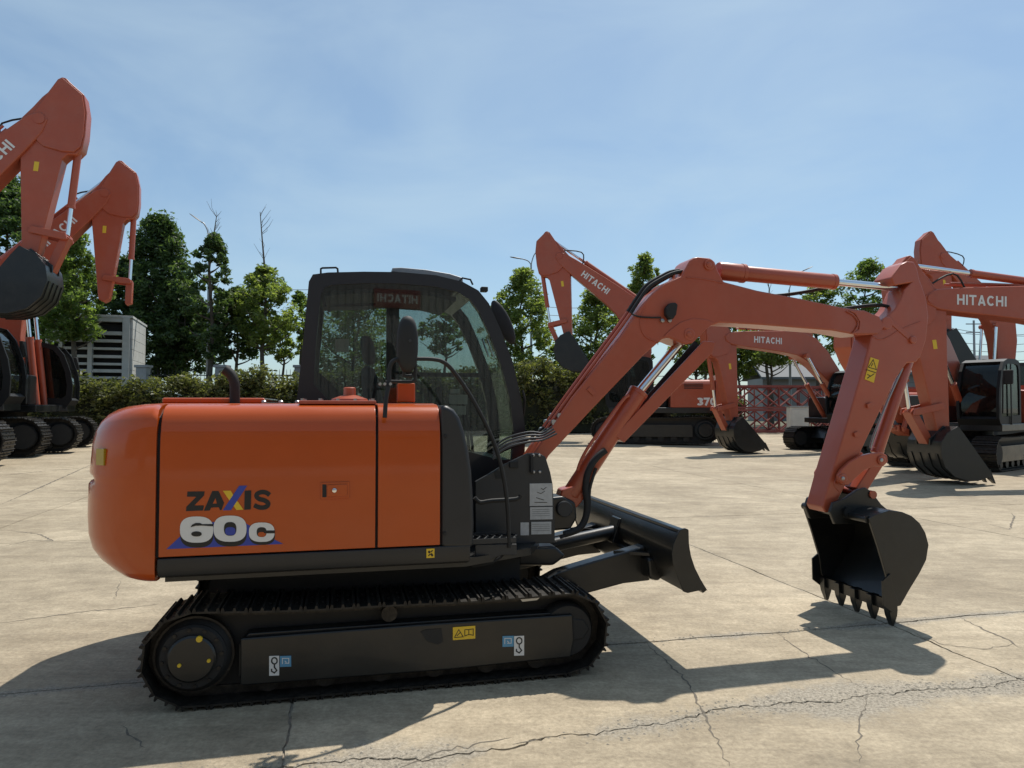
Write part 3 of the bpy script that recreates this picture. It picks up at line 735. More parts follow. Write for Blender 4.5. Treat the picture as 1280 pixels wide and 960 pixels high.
    sp_ = smooth_path([Vector((x, y, 0)) for x, y in ((1022, 252), (985, 226), (935, 219), (888, 238), (880, 268), (910, 295), (960, 308), (1000, 333), (1003, 362), (968, 386), (910, 386), (852, 362))], 4)
    L_, R_ = stroke([(p.x, p.y) for p in sp_], 50); pl = UP(D([(p.x, p.y) for p in L_]), .026); pr = UP(D([(p.x, p.y) for p in R_]), .026); n = len(pl)
    G().add([(a[0], .0254, a[1]) for a in pl + pr], [(k, k + 1, n + k + 1, n + k) for k in range(n - 1)]).obj('letter_s', M['blackp'], door, smooth=0, recalc=False)
    def sup(cx, cy, rx, ry, e=2.6, n=36, a0=0, a1=360):
        o = []
        for i in range(n):
            t = R(a0 + (a1 - a0) * i / n); c, s_ = math.cos(t), math.sin(t)
            o.append((cx + rx * math.copysign(abs(c) ** (2 / e), c), cy + ry * math.copysign(abs(s_) ** (2 / e), s_)))
        return o
    decal([(-105, 842), (50, 700), (400, 545), (760, 560), (1060, 730), (1170, 785)], M['bluep'], 0, 'blue_wedge')
    for (cx, cy, rx, ry) in ((228, 680, 182, 145), (592, 668, 180, 145), (940, 690, 140, 105)): decal(sup(cx, cy, rx, ry), M['blackp'], 1, 'numeral_shadow')
    decal(sup(225, 628, 182, 143), M['white'], 2, 'numeral_6'); decal(sup(590, 618, 180, 143), M['white'], 3, 'numeral_0'); decal(sup(936, 656, 140, 106), M['white'], 4, 'letter_c')
    decal(sup(225, 675, 57, 28, 2.2), M['blackp'], 5, 'numeral_6_eye')
    decal([(160, 602), (175, 575), (215, 555), (262, 555), (285, 568), (408, 566), (408, 592), (285, 584), (215, 586)], M['blackp'], 5, 'numeral_6_slot')
    decal(sup(592, 620, 68, 75), M['blackp'], 5, 'numeral_0_eye'); decal(sup(594, 645, 56, 45), M['bluep'], 6, 'numeral_0_blue')
    decal(sup(935, 655, 54, 54), M['blackp'], 5, 'letter_c_eye'); decal([(960, 637), (1080, 636), (1080, 668), (960, 668)], M['blackp'], 6, 'letter_c_slot'); decal(sup(938, 680, 42, 26), M['orange'], 6, 'letter_c_inner')
    # front corner cover in charcoal plastic
    pc = UP([(551, 506), (560, 507), (568, 512), (575, 522), (581, 540), (586, 562), (590, 590), (592, 620), (593, 655), (592, 686), (551, 686)], .03)
    g = G(); g.prism(pc, .028, .42); g.obj('front_cover', M['charcoal'], root, bev=.03, seg=4)
    for (px, py) in ((557, 545), (556, 667)):
        a = U(px, py, .02); G().tube([(a[0], .03, a[1]), (a[0], .022, a[1])], [.012, .009], 12).obj('cover_bolt', M['rubber'], root)
    # top deck: hood top, raised lid, far side
    g = G(); g.prism_z([(ua - .02, .27), (us2 - .004, .27), (us2 - .004, .9), (.70, .9), (.70, 1.80), (ua - .02, 1.80)], 1.57, 1.617); g.obj('hood_top', M['orange'], root, bev=.01)
    u0, u1 = U(212, 497, .75)[0], U(335, 497, .75)[0]
    g = G(); g.prism_z([(u0, .55), (u1, .55), (u1, 1.5), (u0, 1.5)], 1.617, 1.652); g.obj('hood_lid', M['orange'], root, bev=.012)
    g = G(); g.prism([(ua, .69), (.72, .69), (.72, 1.60), (ua, 1.60)], 1.80, 1.865); g.obj('left_side_panel', M['orange'], root, bev=.02)
    # exhaust
    ex = [U3(293.5, 504, .55), U3(293.5, 485, .55), U3(292, 475, .55), U3(287, 466.5, .55), U3(280.5, 461.5, .55)]
    G().tube([(p[0], .55, p[2]) for p in smooth_path(ex, 4)], .030, 16).obj('exhaust_pipe', M['rubber'], root)
    # tank cover plate with cap and bolts
    u0, u1 = U(375, 500, .3)[0], U(469, 500, .3)[0]
    tp = G(); tp.prism_z([(u0, .16), (u1, .16), (u1, .52), (u0, .52)], 1.612, 1.634); tk = tp.obj('tank_cover', M['red'], root, bev=.006)
    um = U(437, 495, .3)[0]
    G().tube([(um, .32, 1.63), (um, .32, 1.645), (um, .32, 1.665), (um, .32, 1.668), (um, .32, 1.71), (um, .32, 1.715)], [.11, .105, .05, .036, .036, .028], 24).obj('filler_cap', M['red'], tk)
    for i in range(5):
        for vv in (.18, .50):
            x = u0 + .02 + (u1 - u0 - .04) * i / 4; G().cyl((x, vv, 1.634), (x, vv, 1.646), .010, 6).obj('bolt', M['steel'], tk)
    u0, u1 = U(330, 500, .45)[0], U(372, 500, .45)[0]
    for x in (u0, (u0 + u1) / 2, u1): G().tube([(x, .45, 1.615), (x, .45, 1.63), (x, .45, 1.637)], [.016, .016, .009], 8).obj('hood_bolt', M['steel'], root)
    p = UP([(497, 503), (497, 479), (519, 479), (519, 503)], .34)
    G().prism(p, .34, .44).obj('cooler_stack', M['orange'], root, bev=.008)
    # mirror on its stay
    c = U(509.5, 430, .06); rx, rz = .0625, .165
    rings = []
    for (dv, k) in ((-.012, .90), (-.02, .60), (-.012, .92), (0, .99), (.02, 1.0), (.032, .96), (.034, .88)): pass
    for (dv, k) in ((-.026, .30), (-.024, .62), (-.016, .86), (0, .97), (.012, 1.0), (.026, .98), (.03, .93)):
        rings.append([(c[0] + rx * k * math.copysign(abs(math.cos(t)) ** .8, math.cos(t)), .06 + dv, c[1] + rz * k * math.copysign(abs(math.sin(t)) ** .9, math.sin(t))) for t in np.linspace(0, 2 * math.pi, 33)[:-1]])
    mir = G().loft(rings).obj('mirror', M['rubber'], root, smooth=60)
    a = U(512.5, 426, .04); G().cyl((a[0], .045, a[1]), (a[0], .028, a[1]), .009, 10).obj('mirror_bolt', M['plate'], mir)
    def vt(px, v, r, name, mat, parent, n=4, seg=8):
        pts = [Vector(U3(a[0], a[1], a[2] if len(a) > 2 else v)) for a in px]
        return G().tube(smooth_path(pts, n) if n > 1 else pts, r, seg).obj(name, mat, parent)
    vt([(519, 440), (519, 470), (517, 476), (510, 477.5), (490, 477), (482, 478)], .09, .010, 'mirror_stay', M['rubber'], mir, 3)
    vt([(505, 462), (505, 470), (515, 470)], .085, .012, 'mirror_clamp', M['rubber'], mir, 1)
    # handrail
    hr = vt([(481, 522, .015), (482.5, 500, .03), (486, 480, .05), (486.5, 463, .06), (490, 453, .06), (498, 449, .07), (520, 448.5, .08), (540, 449, .10), (553, 452, .12), (565, 462, .14), (585, 490, .16), (603, 522, .18), (618, 555, .20), (628, 590, .20), (634, 630, .20), (636, 670, .20), (636, 684, .20)], .1, .0125, 'handrail', M['rubber'], root, 5, 10)
    for px, py in ((475, 480), (481, 480), (488, 480)):
        a = U3(px, py, .04); G().cyl((a[0], .03, a[2]), (a[0], .05, a[2]), .009, 8).obj('stay_bolt', M['steel'], hr)
    # ---- cab
    vc0, vc1 = .93, 1.86
    out_px = [(371, 500), (379, 425), (386, 352), (391, 343), (410, 340.5), (455, 339.5), (500, 340), (545, 344), (578, 352), (598, 363), (611, 379), (626, 412), (641, 452), (652, 500), (657, 540), (655, 585)]
    in_px = [(392, 480), (395, 430), (401, 370), (405, 360), (415, 356), (455, 354), (500, 354.5), (543, 358), (572, 365), (588, 375), (599, 390), (613, 420), (627, 458), (638, 502), (642, 540), (640, 575)]
    outer = UP(out_px, vc0); inner = UP(in_px, vc0)
    ur, uf = outer[0][0], outer[-1][0]
    outer += [(uf - .12, .78), (ur + .02, .78)]
    inner += [(uf - .18, 1.22), (inner[0][0] + .22, 1.50)]
    solid = {2, 3, 4, 5, 6, 7, 8, 15, 16, 17}
    cab = ring_cab(root, outer, inner, vc0, vc1, solid, .055, M['cabpaint'], M['glass'], front_glass=M['glassfront'])
    G().prism([(ur + .03, .72), (uf - .1, .72), (uf - .12, 1.18), (1.3, 1.10), (ur + .05, 1.10)], vc0 + .06, vc1 - .06).obj('cab_floor', M['interior'], cab)
    # head lining, rear quarter, far pillars
    tl = [(p[0], p[1] - .03) for p in inner[3:9]]
    G().strip(tl, -.03, vc0 + .06, vc1 - .06).obj('head_lining', M['interior'], cab)
    up_ = U(487, 420, vc1)[0]
    zt = inner[5][1] - .02
    g = G(); g.prism([(up_ - .03, 1.1), (up_ + .07, 1.1), (up_ + .07, zt), (up_ - .03, zt)], vc1 - .09, vc1 - .02)
    uq, zq = U(487, 452, vc1 - .1)
    g.box(((up_ + uf) / 2 + .05, vc1 - .055, 1.86), (uf - up_ - .05, .05, .035))
    g.obj('door_pillar', M['cabpaint'], cab)
    a = UP([(392, 470), (400, 466), (432, 498), (432, 520), (385, 520)], .99); G().prism(a, .99, 1.05).obj('rear_quarter_trim', M['interior'], cab)
    a = UP([(402, 372), (470, 366), (470, 384), (402, 386)], 1.6); G().prism(a, 1.50, 1.75).obj('overhead_locker', M['interior'], cab, bev=.02)
    # seat
    us = U(468, 470, 1.40)[0]
    def cushion(cu, cv, cz, du, dv, dz, tilt, name, par):
        rings = []
        for i in range(9):
            ph = -math.pi / 2 + math.pi * i / 8; k = max(.05, math.cos(ph)) ** .45; zz = cz + dz * math.sin(ph)
            rings.append([(cu + du * k * math.copysign(abs(math.cos(t)) ** .6, math.cos(t)) + tilt * (zz - cz), cv + dv * k * math.copysign(abs(math.sin(t)) ** .6, math.sin(t)), zz) for t in np.linspace(0, 2 * math.pi, 21)[:-1]])
        return G().loft(rings).obj(name, M['seat'], par, smooth=60)
    seat = cushion(us, 1.40, 1.60, .07, .23, .30, -.18, 'seat_back', cab)
    cushion(us - .05, 1.40, 2.02, .05, .13, .11, -.15, 'head_rest', cab)
    cushion(us + .26, 1.40, 1.30, .27, .25, .08, 0, 'seat_cushion', cab)
    for vv in (1.12, 1.68):
        G().prism([(us + .02, 1.25), (us + .5, 1.25), (us + .5, 1.50), (us + .35, 1.54), (us + .02, 1.50)], vv - .06, vv + .06).obj('control_console', M['interior'], cab, bev=.02)
        G().tube([(us + .44, vv, 1.5), (us + .46, vv, 1.66), (us + .45, vv, 1.74)], [.012, .014, .024], 10).obj('control_lever', M['rubber'], cab)
    for i, vv in enumerate((1.30, 1.46)): G().tube([(us + .75, vv, 1.1), (us + .72, vv, 1.4), (us + .66, vv, 1.62)], .012, 8).obj('travel_lever', M['rubber'], cab)
    for i, q in enumerate(([(562, 493), (585, 493.5), (585, 505.5), (562, 505)], [(562, 507), (583, 507.5), (583, 518.5), (562, 518)], [(563, 486), (575, 486), (575, 492), (563, 492)])):
        p = UP(q, .94); G().prism(p, .958, .961).obj('sticker', M['sticker'], cab, smooth=0)
    p = UP([(419, 424), (436, 424), (436, 440), (419, 440)], 1.83); G().prism(p, 1.815, 1.818).obj('sticker', M['sticker'], cab, smooth=0)
    # roof hatch, grab rails, lights
    h0, h1 = U(489, 341, 1.1), U(572, 350, 1.1)
    g = G(); zz = [U(x, y_ - 2.2, 1.2) for x, y_ in ((489, 340), (500, 339.5), (530, 342), (560, 347), (576, 352))]
    g.prism(zz + [(zz[-1][0], zz[-1][1] - .04), (zz[0][0], zz[0][1] - .03)], 1.1, 1.7); g.obj('roof_hatch', M['galv'], cab, bev=.008)
    vt([(401, 343), (401, 336), (403, 335), (420, 334.5), (422, 336), (422.5, 342)], 1.0, .007, 'roof_rail', M['rubber'], cab, 1)
    vt([(574, 352), (578, 347.5), (588, 349.5), (591, 356)], 1.0, .007, 'roof_rail', M['rubber'], cab, 1)
    a = U3(605, 362, 1.0); G().box((a[0], 1.0, a[2]), (.05, .06, .035)).obj('roof_lamp', M['rubber'], cab, bev=.006)
    c = U(629, 403, 1.95)
    rings = [[(c[0] + .075 * k * math.cos(t) - .10 * math.sin(t) * k * .8, 1.95 + dv, c[1] + .19 * k * math.sin(t)) for t in np.linspace(0, 2 * math.pi, 25)[:-1]] for dv, k in ((-.02, .6), (-.012, .9), (0, 1), (.015, .97))]
    G().loft(rings).obj('far_mirror', M['rubber'], cab, smooth=60)
    vt([(654, 520, .97), (656, 500, .90), (653, 488, .9)], .95, .008, 'wiper_arm', M['rubber'], cab, 2)
    g = G()
    for dx in (0, 6): g.tube([U3(603 + dx, 424, 1.15), U3(611 + dx, 446, 1.15)], .008, 8)
    g.obj('gas_strut', M['chrome'], cab)
    # ---- front plate beside the boom foot, with data plates and steps
    fp = UP([(594, 602), (612, 592), (628, 582), (642, 575), (652, 570), (660, 566.5), (674, 566.5), (682, 571), (688, 590), (691, 605), (693, 640), (694, 679), (594, 681)], .52)
    pl = G().prism(fp, .52, .55).obj('front_plate', M['plate'], root, bev=.006)
    for i, q in enumerate(([(662, 604.5), (690, 604), (690.5, 632), (662, 632.5)], [(662.5, 634), (690.5, 633.5), (690.5, 649), (662.5, 649.5)], [(664, 652.5), (689, 652), (689, 667.5), (664, 668)], [(650.5, 653), (661, 653), (661, 669), (650.5, 669)])):
        lb = quad_label(q, .519, M['greyp'], 'data_plate', pl)
        if i == 0: mark([[(671, 615), (676, 617), (681, 614)], [(670, 622), (680, 625)], [(683, 609), (679, 612), (676, 610)], [(668, 628), (684, 628)]], .5155, .004, M['blackp'], lb)
        if i in (1, 2):
            y_ = q[0][1]; mark([[(665, y_ + 3 + 2.6 * k), (687, y_ + 2.6 + 2.6 * k)] for k in range(4)], .5155, .0016, M['blackp'], lb)
    for (px, py) in ((666.5, 569), (674, 569), (667, 590), (674.5, 590)):
        a = U(px, py, .515); G().tube([(a[0], .52, a[1]), (a[0], .508, a[1]), (a[0], .505, a[1])], [.010, .010, .007], 8).obj('bolt', M['steel'], pl)
    G().prism(UP([(663, 569), (667, 568), (667, 592), (663, 591)], .50), .497, .52).obj('hose_clamp', M['rubber'], pl, bev=.004)
    a = UP([(618, 590), (622, 588), (628, 591), (628, 598), (620, 599)], .515); G().prism(a, .515, .5195).obj('plate_hole_shade', M['rubber'], pl)  # black patch on the plate, stands for a hole's dark inside
    a = UP([(637, 577), (648, 576), (648, 585), (637, 585)], .51); G().prism(a, .505, .52).obj('latch', M['rubber'], pl, bev=.004)
    # step tread and toe brackets in front of the corner cover
    st = G(); a = [U(x, y_, .18) for x, y_ in ((590, 678), (646, 678))]
    zt = a[0][1]
    st.box(((a[0][0] + a[1][0]) / 2, .20, zt), (a[1][0] - a[0][0], .012, .03)); st.box(((a[0][0] + a[1][0]) / 2, .42, zt), (a[1][0] - a[0][0], .012, .03))
    for k in range(7):
        x = a[0][0] + (a[1][0] - a[0][0]) * k / 6; st.tube([(x - .03, .20, zt), (x + .03, .31, zt + .01), (x - .01, .42, zt)], .006, 6)
    st.obj('step_tread', M['plate'], root)
    G().prism(UP([(594, 681), (646, 680), (646, 694), (628, 694), (612, 700), (594, 706)], .2), .2, .215).obj('step_bracket', M['plate'], root, bev=.004)
    vt([(593, 622), (600, 628), (615, 626), (645, 624), (651, 619)], .30, .014, 'toe_rail', M['rubber'], root, 3)
    vt([(590, 708), (612, 704), (626, 696), (632, 688)], .22, .009, 'grab_bar', M['rubber'], root, 3)
    G().prism(UP([(646, 682), (693, 682), (706, 694), (690, 706), (646, 706)], .6), .56, .98).obj('swing_frame', M['black'], root, bev=.02)
    # ---- boom
    vb0, vb1 = .635, .865
    bp_ = [(652, 588), (660, 576), (715, 497), (776, 420), (792, 397), (804, 380), (816, 366.5), (831, 354.5), (852, 345), (856, 337), (862, 326), (867, 322), (873, 321), (888, 322.5), (894, 327), (898, 339), (905, 352), (947, 363), (1000, 373), (1055, 384.5), (1082, 388), (1100, 396),
           (1106, 408), (1098, 418), (1074, 419), (1040, 413), (1000, 410), (950, 406), (915, 404), (899, 403.5), (888, 408), (880, 413), (872, 422), (866, 429), (858, 430.5), (850, 428), (836, 422), (828, 424), (812, 438), (804, 445), (740, 512), (686, 570), (676, 590)]
    boom = G().prism(UP(bp_, vb0), vb0, vb1).obj('boom', M['red'], root, bev=.012, seg=3)
    # raised cast boss plates at the boom's end and knee
    def disc(px, py, v, r, th, name, mat, par, n=28):
        a = U(px, py, v); return G().tube([(a[0], v, a[1]), (a[0], v - th, a[1]), (a[0], v - th - .004, a[1])], [r, r, r - .006], n).obj(name, mat, par, smooth=30)
    disc(886, 331, vb0, .040, .012, 'pin_boss', M['red'], boom); disc(886, 331, vb0 - .014, .018, .008, 'pin', M['red'], boom)
    disc(861, 418, vb0, .042, .012, 'pin_boss', M['red'], boom); disc(861, 418, vb0 - .014, .018, .008, 'pin', M['red'], boom)
    G().prism(UP([(829, 421), (838, 412), (850, 403), (866, 398), (884, 400), (892, 404), (882, 412), (873, 421), (866, 428), (856, 429.5), (838, 421)], vb0), vb0 - .008, vb0).obj('lug_plate', M['red'], boom, bev=.004)
    G().prism(UP([(1060, 388), (1068, 392), (1074, 402), (1073, 412), (1064, 417), (1098, 417), (1105, 408), (1098, 396), (1080, 389)], vb0), vb0 - .008, vb0).obj('tip_casting', M['red'], boom, bev=.004)
    G().prism(UP([(846, 342), (850, 332), (855, 327), (861, 326), (856, 337), (852, 345)], vb1), vb1 - .03, vb1).obj('lifting_eye', M['red'], boom, bev=.004)
    lamp = G().prism(UP([(829, 386), (834, 380), (841, 379), (844, 382), (842, 394), (838, 400), (832, 399), (829, 394)], vb0), vb0 - .05, vb0 - .004).obj('work_lamp', M['rubber'], boom, bev=.01)
    for px in (827, 836): disc(px, 401, vb0, .014, .02, 'lamp_stud', M['steel'], boom, 10)
    G().prism(UP([(733, 487), (737, 483), (745, 491), (741, 495)], vb0), vb0 - .01, vb0).obj('pipe_clamp', M['red'], boom, bev=.003)
    # pipes and hoses along the top of the boom
    for k, (dx, dy, vv) in enumerate(((-7, -4, .68), (-10.5, -6, .75), (-5, -3, .82))):
        vt([(690 + dx, 540 + dy), (720 + dx, 498 + dy), (780 + dx, 417 + dy), (795 + dx, 396 + dy)], vv, .013, 'hydraulic_pipe', M['red'], boom, 3)
        vt([(795 + dx, 396 + dy), (806 + dx, 379 + dy), (818 + dx, 363 + dy), (834 + dx * .8, 352 + dy), (848 + dx * .6, 345 + dy), (866, 338), (885, 336)], vv, .014, 'hose', M['rubber'], boom, 4)
        vt([(690 + dx, 540 + dy), (676 + dx, 552 + dy), (655, 548 + 3 * k), (632, 556 + 3 * k), (618, 570)], vv - .02, .009, 'hose', M['rubber'], boom, 4)
    for k in range(4):
        vt([(690 + 2 * k, 533 + 3 * k), (678, 541 + 3 * k), (662, 540 + 4 * k), (640, 545 + 4 * k), (626, 552 + 4 * k), (616, 562 + 4 * k)], .60 - .03 * k, .0065, 'hose', M['hose'], boom, 4)
    for (px, py) in ((696, 531), (703, 523), (690, 541)):
        a = U3(px - 6, py - 3, .70); G().cyl((a[0], .64, a[2]), (a[0], .86, a[2]), .02, 8).obj('hose_fitting', M['steel'], boom)
    def weld(px, v, par):
        pts = [Vector(U3(a[0], a[1], v)) for a in px]; g = G(); rnd = random.Random(len(px))
        pth = smooth_path(pts, 14); g.tube(pth, [.0042 + .0016 * rnd.random() for _ in pth], 6); g.obj('weld_bead', M['red'], par)
    weld([(806, 384), (800, 402), (806, 420), (822, 428)], vb0 - .001, boom)
    weld([(903, 354), (880, 349), (858, 347)], vb0 - .001, boom)
    weld([(1058, 389), (1068, 395), (1073, 405), (1066, 417)], vb0 - .009, boom)
    vt([(789, 390), (791, 393), (800, 396), (815, 397), (826, 397)], vb0 - .012, .006, 'lamp_cable', M['rubber'], boom, 3)
    G().prism(UP([(696, 531), (700, 524), (712, 531), (708, 538)], .66), .65, .85).obj('pipe_clamp', M['red'], boom, bev=.003)
    vt([(905, 357), (930, 365), (960, 370), (1000, 366), (1040, 358)], .84, .014, 'hose', M['rubber'], boom, 4)
    vt([(1054, 386), (1085, 382), (1105, 382), (1118, 388), (1110, 398)], .75, .014, 'hose', M['rubber'], boom, 4)
    # ---- swing post and boom cylinder
    G().prism(UP([(686, 622), (704, 620), (720, 628), (722, 648), (714, 662), (690, 664), (684, 650)], .66), .66, .84).obj('swing_post', M['black'], root, bev=.02)
    disc(705, 636, .655, .055, .02, 'post_pin', M['plate'], root)
    def cyl_on(p0, p1, v, r, name, mat, par, n=24, ends=True):
        a, b = Vector(U3(*p0, v)), Vector(U3(*p1, v)); d = (b - a).normalized()
        if ends: return G().tube([a, a + d * .012, b - d * .03, b - d * .028, b, b + d * .006], [r * .9, r, r, r * 1.06, r * 1.06, r * .9], n).obj(name, mat, par)
        return G().tube([a, b], r, n).obj(name, mat, par)
    bc = cyl_on((713, 620), (799, 489), .75, .068, 'boom_cylinder', M['red'], root)
    cyl_on((797, 492), (858, 419), .75, .033, 'piston_rod', M['chrome'], bc, ends=False)
    # rod guard: a folded plate carried on the rod end
    gp = UP([(772, 545), (779, 551), (893, 440), (893, 430), (880, 428)], .66)
    g = G(); a = UP([(770, 546), (862, 432)], .70); b = UP([(781, 552), (884, 436)], .70)
    g.prism(UP([(769, 545), (772, 541), (880, 426), (894, 428), (890, 441), (780, 553)], .685), .685, .70)
    g.prism(UP([(776, 550), (886, 433), (894, 428), (890, 441), (780, 553)], .685), .70, .80)
    g.prism(UP([(769, 545), (772, 541), (880, 426), (894, 428), (890, 441), (780, 553)], .81), .80, .815)
    g.obj('rod_guard', M['red'], bc, bev=.004)
    G().prism(UP([(764, 546), (773, 553), (884, 440), (868, 426)], .82), .817, .822).obj('guard_shade_sheet', M['plate'], bc)  # added dark sheet, paints in the shade on the guard's inner side
    vt([(722, 588), (727, 574), (740, 552), (776, 503), (786, 494)], .69, .012, 'cylinder_pipe', M['red'], bc, 3)
    vt([(757, 563), (748, 570), (740, 580), (734, 594), (732, 612), (734, 632), (731, 650), (722, 662), (705, 668)], .67, .024, 'hose', M['rubber'], bc, 4, 12)
    vt([(745, 585), (737, 612), (736, 640), (724, 660), (700, 672)], .66, .012, 'hose', M['rubber'], bc, 4)
    G().prism(UP([(696, 634), (703, 612), (722, 606), (732, 622), (722, 634), (708, 640)], .69), .69, .81).obj('cylinder_eye', M['red'], bc, bev=.012)
    # ---- arm
    va0, va1 = .65, .85
    ap = [(1143, 327), (1147, 336), (1150, 350), (1158, 372), (1161, 395), (1158, 425), (1151, 446), (1145, 453), (1134, 454), (1121, 472), (1098, 519), (1078, 561), (1062, 597), (1050, 621), (1042, 640), (1032, 641), (1028, 634), (1038, 597), (1060, 524), (1080, 455), (1087, 430), (1090, 418),
          (1098, 404), (1107, 397), (1119, 386), (1126, 374), (1131, 362), (1139, 353.5), (1118, 357), (1114, 347), (1126, 331), (1134, 326.5)]
    arm = G().prism(UP(ap, va0), va0, va1).obj('arm', M['red'], root, bev=.012, seg=3)
    disc(1107, 404, va0, .05, .018, 'pin_boss', M['red'], arm); disc(1140, 425, va0, .03, .016, 'pin_boss', M['red'], arm)
    G().prism(UP([(1108, 401), (1113, 399), (1142, 422), (1139, 428)], va0), va0 - .006, va0).obj('stiffener', M['red'], arm, bev=.003)
    wl_ = quad_label([(1088, 446.5), (1098.5, 450), (1092, 478.5), (1080.5, 474)], va0 - .001, M['yellow'], 'warning_label', arm)
    mark([[(1085.5, 459), (1091.5, 449.5), (1095.5, 462), (1085.5, 459)], [(1089, 458), (1091, 454)], [(1082.5, 462), (1095, 466)], [(1084, 468), (1088, 470), (1084, 473)], [(1088, 470.5), (1093, 467)]], va0 - .0045, .006, M['blackp'], wl_)
    weld([(1091, 421), (1104, 424), (1126, 412), (1150, 402)], va0 - .001, arm); weld([(1049, 614), (1043, 606), (1047, 594)], va0 - .001, arm)
    for (px, py) in ((1086, 507), (1070, 543)):
        G().prism(UP([(px - 4, py - 2), (px + 1, py - 4), (px + 5, py - 1), (px + 1, py + 3), (px - 3, py + 3)], va0), va0 - .018, va0).obj('clamp_boss', M['red'], arm, bev=.003)
    # ---- arm cylinder
    ac = cyl_on((898, 339), (1043, 352.5), .75, .058, 'arm_cylinder', M['red'], root)
    cyl_on((1042, 352.4), (1132, 361), .75, .028, 'piston_rod', M['chrome'], ac, ends=False)
    cyl_on((897, 338.5), (930, 342), .75, .068, 'cylinder_eye', M['red'], ac)
    # ---- bucket cylinder and linkage
    kc = cyl_on((1138, 440), (1096, 566), .75, .046, 'bucket_cylinder', M['red'], root)
    vt([(1128, 460), (1110, 500), (1092, 545), (1088, 560)], .72, .009, 'cylinder_pipe', M['steel'], kc, 2)
    for vv in (.60, .86):
        G().prism(UP([(1046, 602), (1046, 594), (1050, 587), (1060, 577), (1072, 570), (1086, 566.5), (1100, 565), (1107, 569), (1108, 577), (1102, 583), (1090, 583), (1078, 588), (1068, 597), (1059, 606), (1051, 606)], .62), vv, vv + .035).obj('rocker_link', M['red'], root, bev=.008)
    disc(1053, 598, .60, .034, .012, 'link_pin', M['red'], root); disc(1101, 575, .60, .034, .012, 'link_pin', M['red'], root)
    disc(1053, 598, .588, .014, .010, 'pin_head', M['steel'], root); disc(1101, 575, .588, .014, .010, 'pin_head', M['steel'], root)
    G().prism(UP([(1092, 573), (1104, 579), (1080, 617), (1068, 610)], .70), .68, .82).obj('bucket_link', M['red'], root, bev=.01)
    a, b = U3(1025, 604, .6), U3(1025, 604, .86)
    # ---- bucket
    k0, k1 = .36, 1.14
    side = [(1086, 648), (1095, 643), (1112, 638), (1128, 640), (1140, 645), (1150, 654), (1157, 666), (1161, 681), (1158, 700), (1150, 716), (1136, 739), (1126, 757), (1117, 760), (1112, 745), (1109, 722), (1098, 684)]
    sp_ = UP(side, k0); spm = sp_
    bk = G(); bk.prism(sp_, k0, k0 + .022); bk.prism(sp_, k1 - .022, k1)
    shell = [sp_[i] for i in range(0, 13)]
    bk.strip(shell, -.018, k0 + .0225, k1 - .0225)
    bucket = bk.obj('bucket', M['black'], root, bev=.004, smooth=40)
    lip = [sp_[12], sp_[13]]
    # torsion tube at the mouth's top edge
    a = sp_[0]; G().tube([(a[0] + .01, k0 + .02, a[1] - .012), (a[0] + .01, k1 - .02, a[1] - .012)], .028, 14).obj('top_beam', M['black'], bucket)
    # lip plate and five teeth
    tip_n, tip_f = Vector(U(1112, 784, k0 + .05)), Vector(U(1027, 751, k1 - .04))
    base = Vector(sp_[12]); dirv = (tip_n - base).normalized()
    tipz = .012; L_t = (base.y - tipz) / max(.05, -dirv.y)
    lipn = Vector((-dirv.y, dirv.x))
    q0 = base + Vector((.005, .03)); 
    G().prism([tuple(base + lipn * .012 - dirv * .05), tuple(base + lipn * .012 + dirv * .03), tuple(base - lipn * .012 + dirv * .03), tuple(base - lipn * .012 - dirv * .05)], k0 + .023, k1 - .023).obj('lip_plate', M['black'], bucket)
    for k in range(5):
        vv = k0 + .03 + (k1 - k0 - .06) * k / 4; hw = .030
        tp_ = base + dirv * L_t
        g = G()
        w0, w1, w2 = lipn * .036, lipn * .030, lipn * .008
        A0, A1 = base - dirv * .05, base + dirv * (L_t * .45)
        rings = []
        for c_, w_, h_ in ((A0, w0, hw), (base + dirv * .02, w0, hw), (A1, w1, hw * .95), (tp_, w2, hw * .62)):
            a, b = c_ + w_, c_ - w_
            rings.append([(a.x, vv - h_, a.y), (a.x, vv + h_, a.y), (b.x, vv + h_, b.y), (b.x, vv - h_, b.y)])
        g.loft(rings).obj('tooth', M['black'], bucket, bev=.004)
    for kk in (k0 - .012, k1):
        G().prism([tuple(Vector(sp_[12]) + Vector((.04, .03))), tuple(Vector(sp_[13]) + Vector((.02, .06))), tuple(Vector(sp_[14]) + Vector((.02, .03))), tuple(Vector(sp_[14]) + Vector((-.05, -.02))), tuple(Vector(sp_[13]) + Vector((-.065, -.06))), tuple(Vector(sp_[12]) + Vector((-.02, -.03)))], kk, kk + .012).obj('side_cutter', M['black'], bucket, bev=.002)
    # hanger ears with the pins
    for vv in (.585, .880):
        G().prism(UP([(1042, 655), (1036, 640), (1040, 628), (1056, 622), (1070, 612), (1080, 609), (1088, 614), (1100, 630), (1112, 640), (1100, 648), (1086, 654)], .6), vv, vv + .03).obj('hanger_ear', M['black'], bucket, bev=.006)
    a = U(1046, 638, .7); G().cyl((a[0], .56, a[1]), (a[0], .94, a[1]), .045, 20).obj('hanger_pin', M['black'], bucket)
    a = U(1077, 616, .7); G().cyl((a[0], .57, a[1]), (a[0], .92, a[1]), .03, 16).obj('hanger_pin', M['red'], bucket)
    # ---- dozer blade
    b0, b1 = -.02, 1.92
    fr = [(861, 664), (861.5, 680), (864, 695), (869, 710), (876, 724), (885, 739)]
    bl = UP(fr, b0)
    g = G(); g.strip(bl, -.028, b0 + .02, b1 - .02)
    dz = g.obj('dozer_blade', M['black'], root, smooth=50)
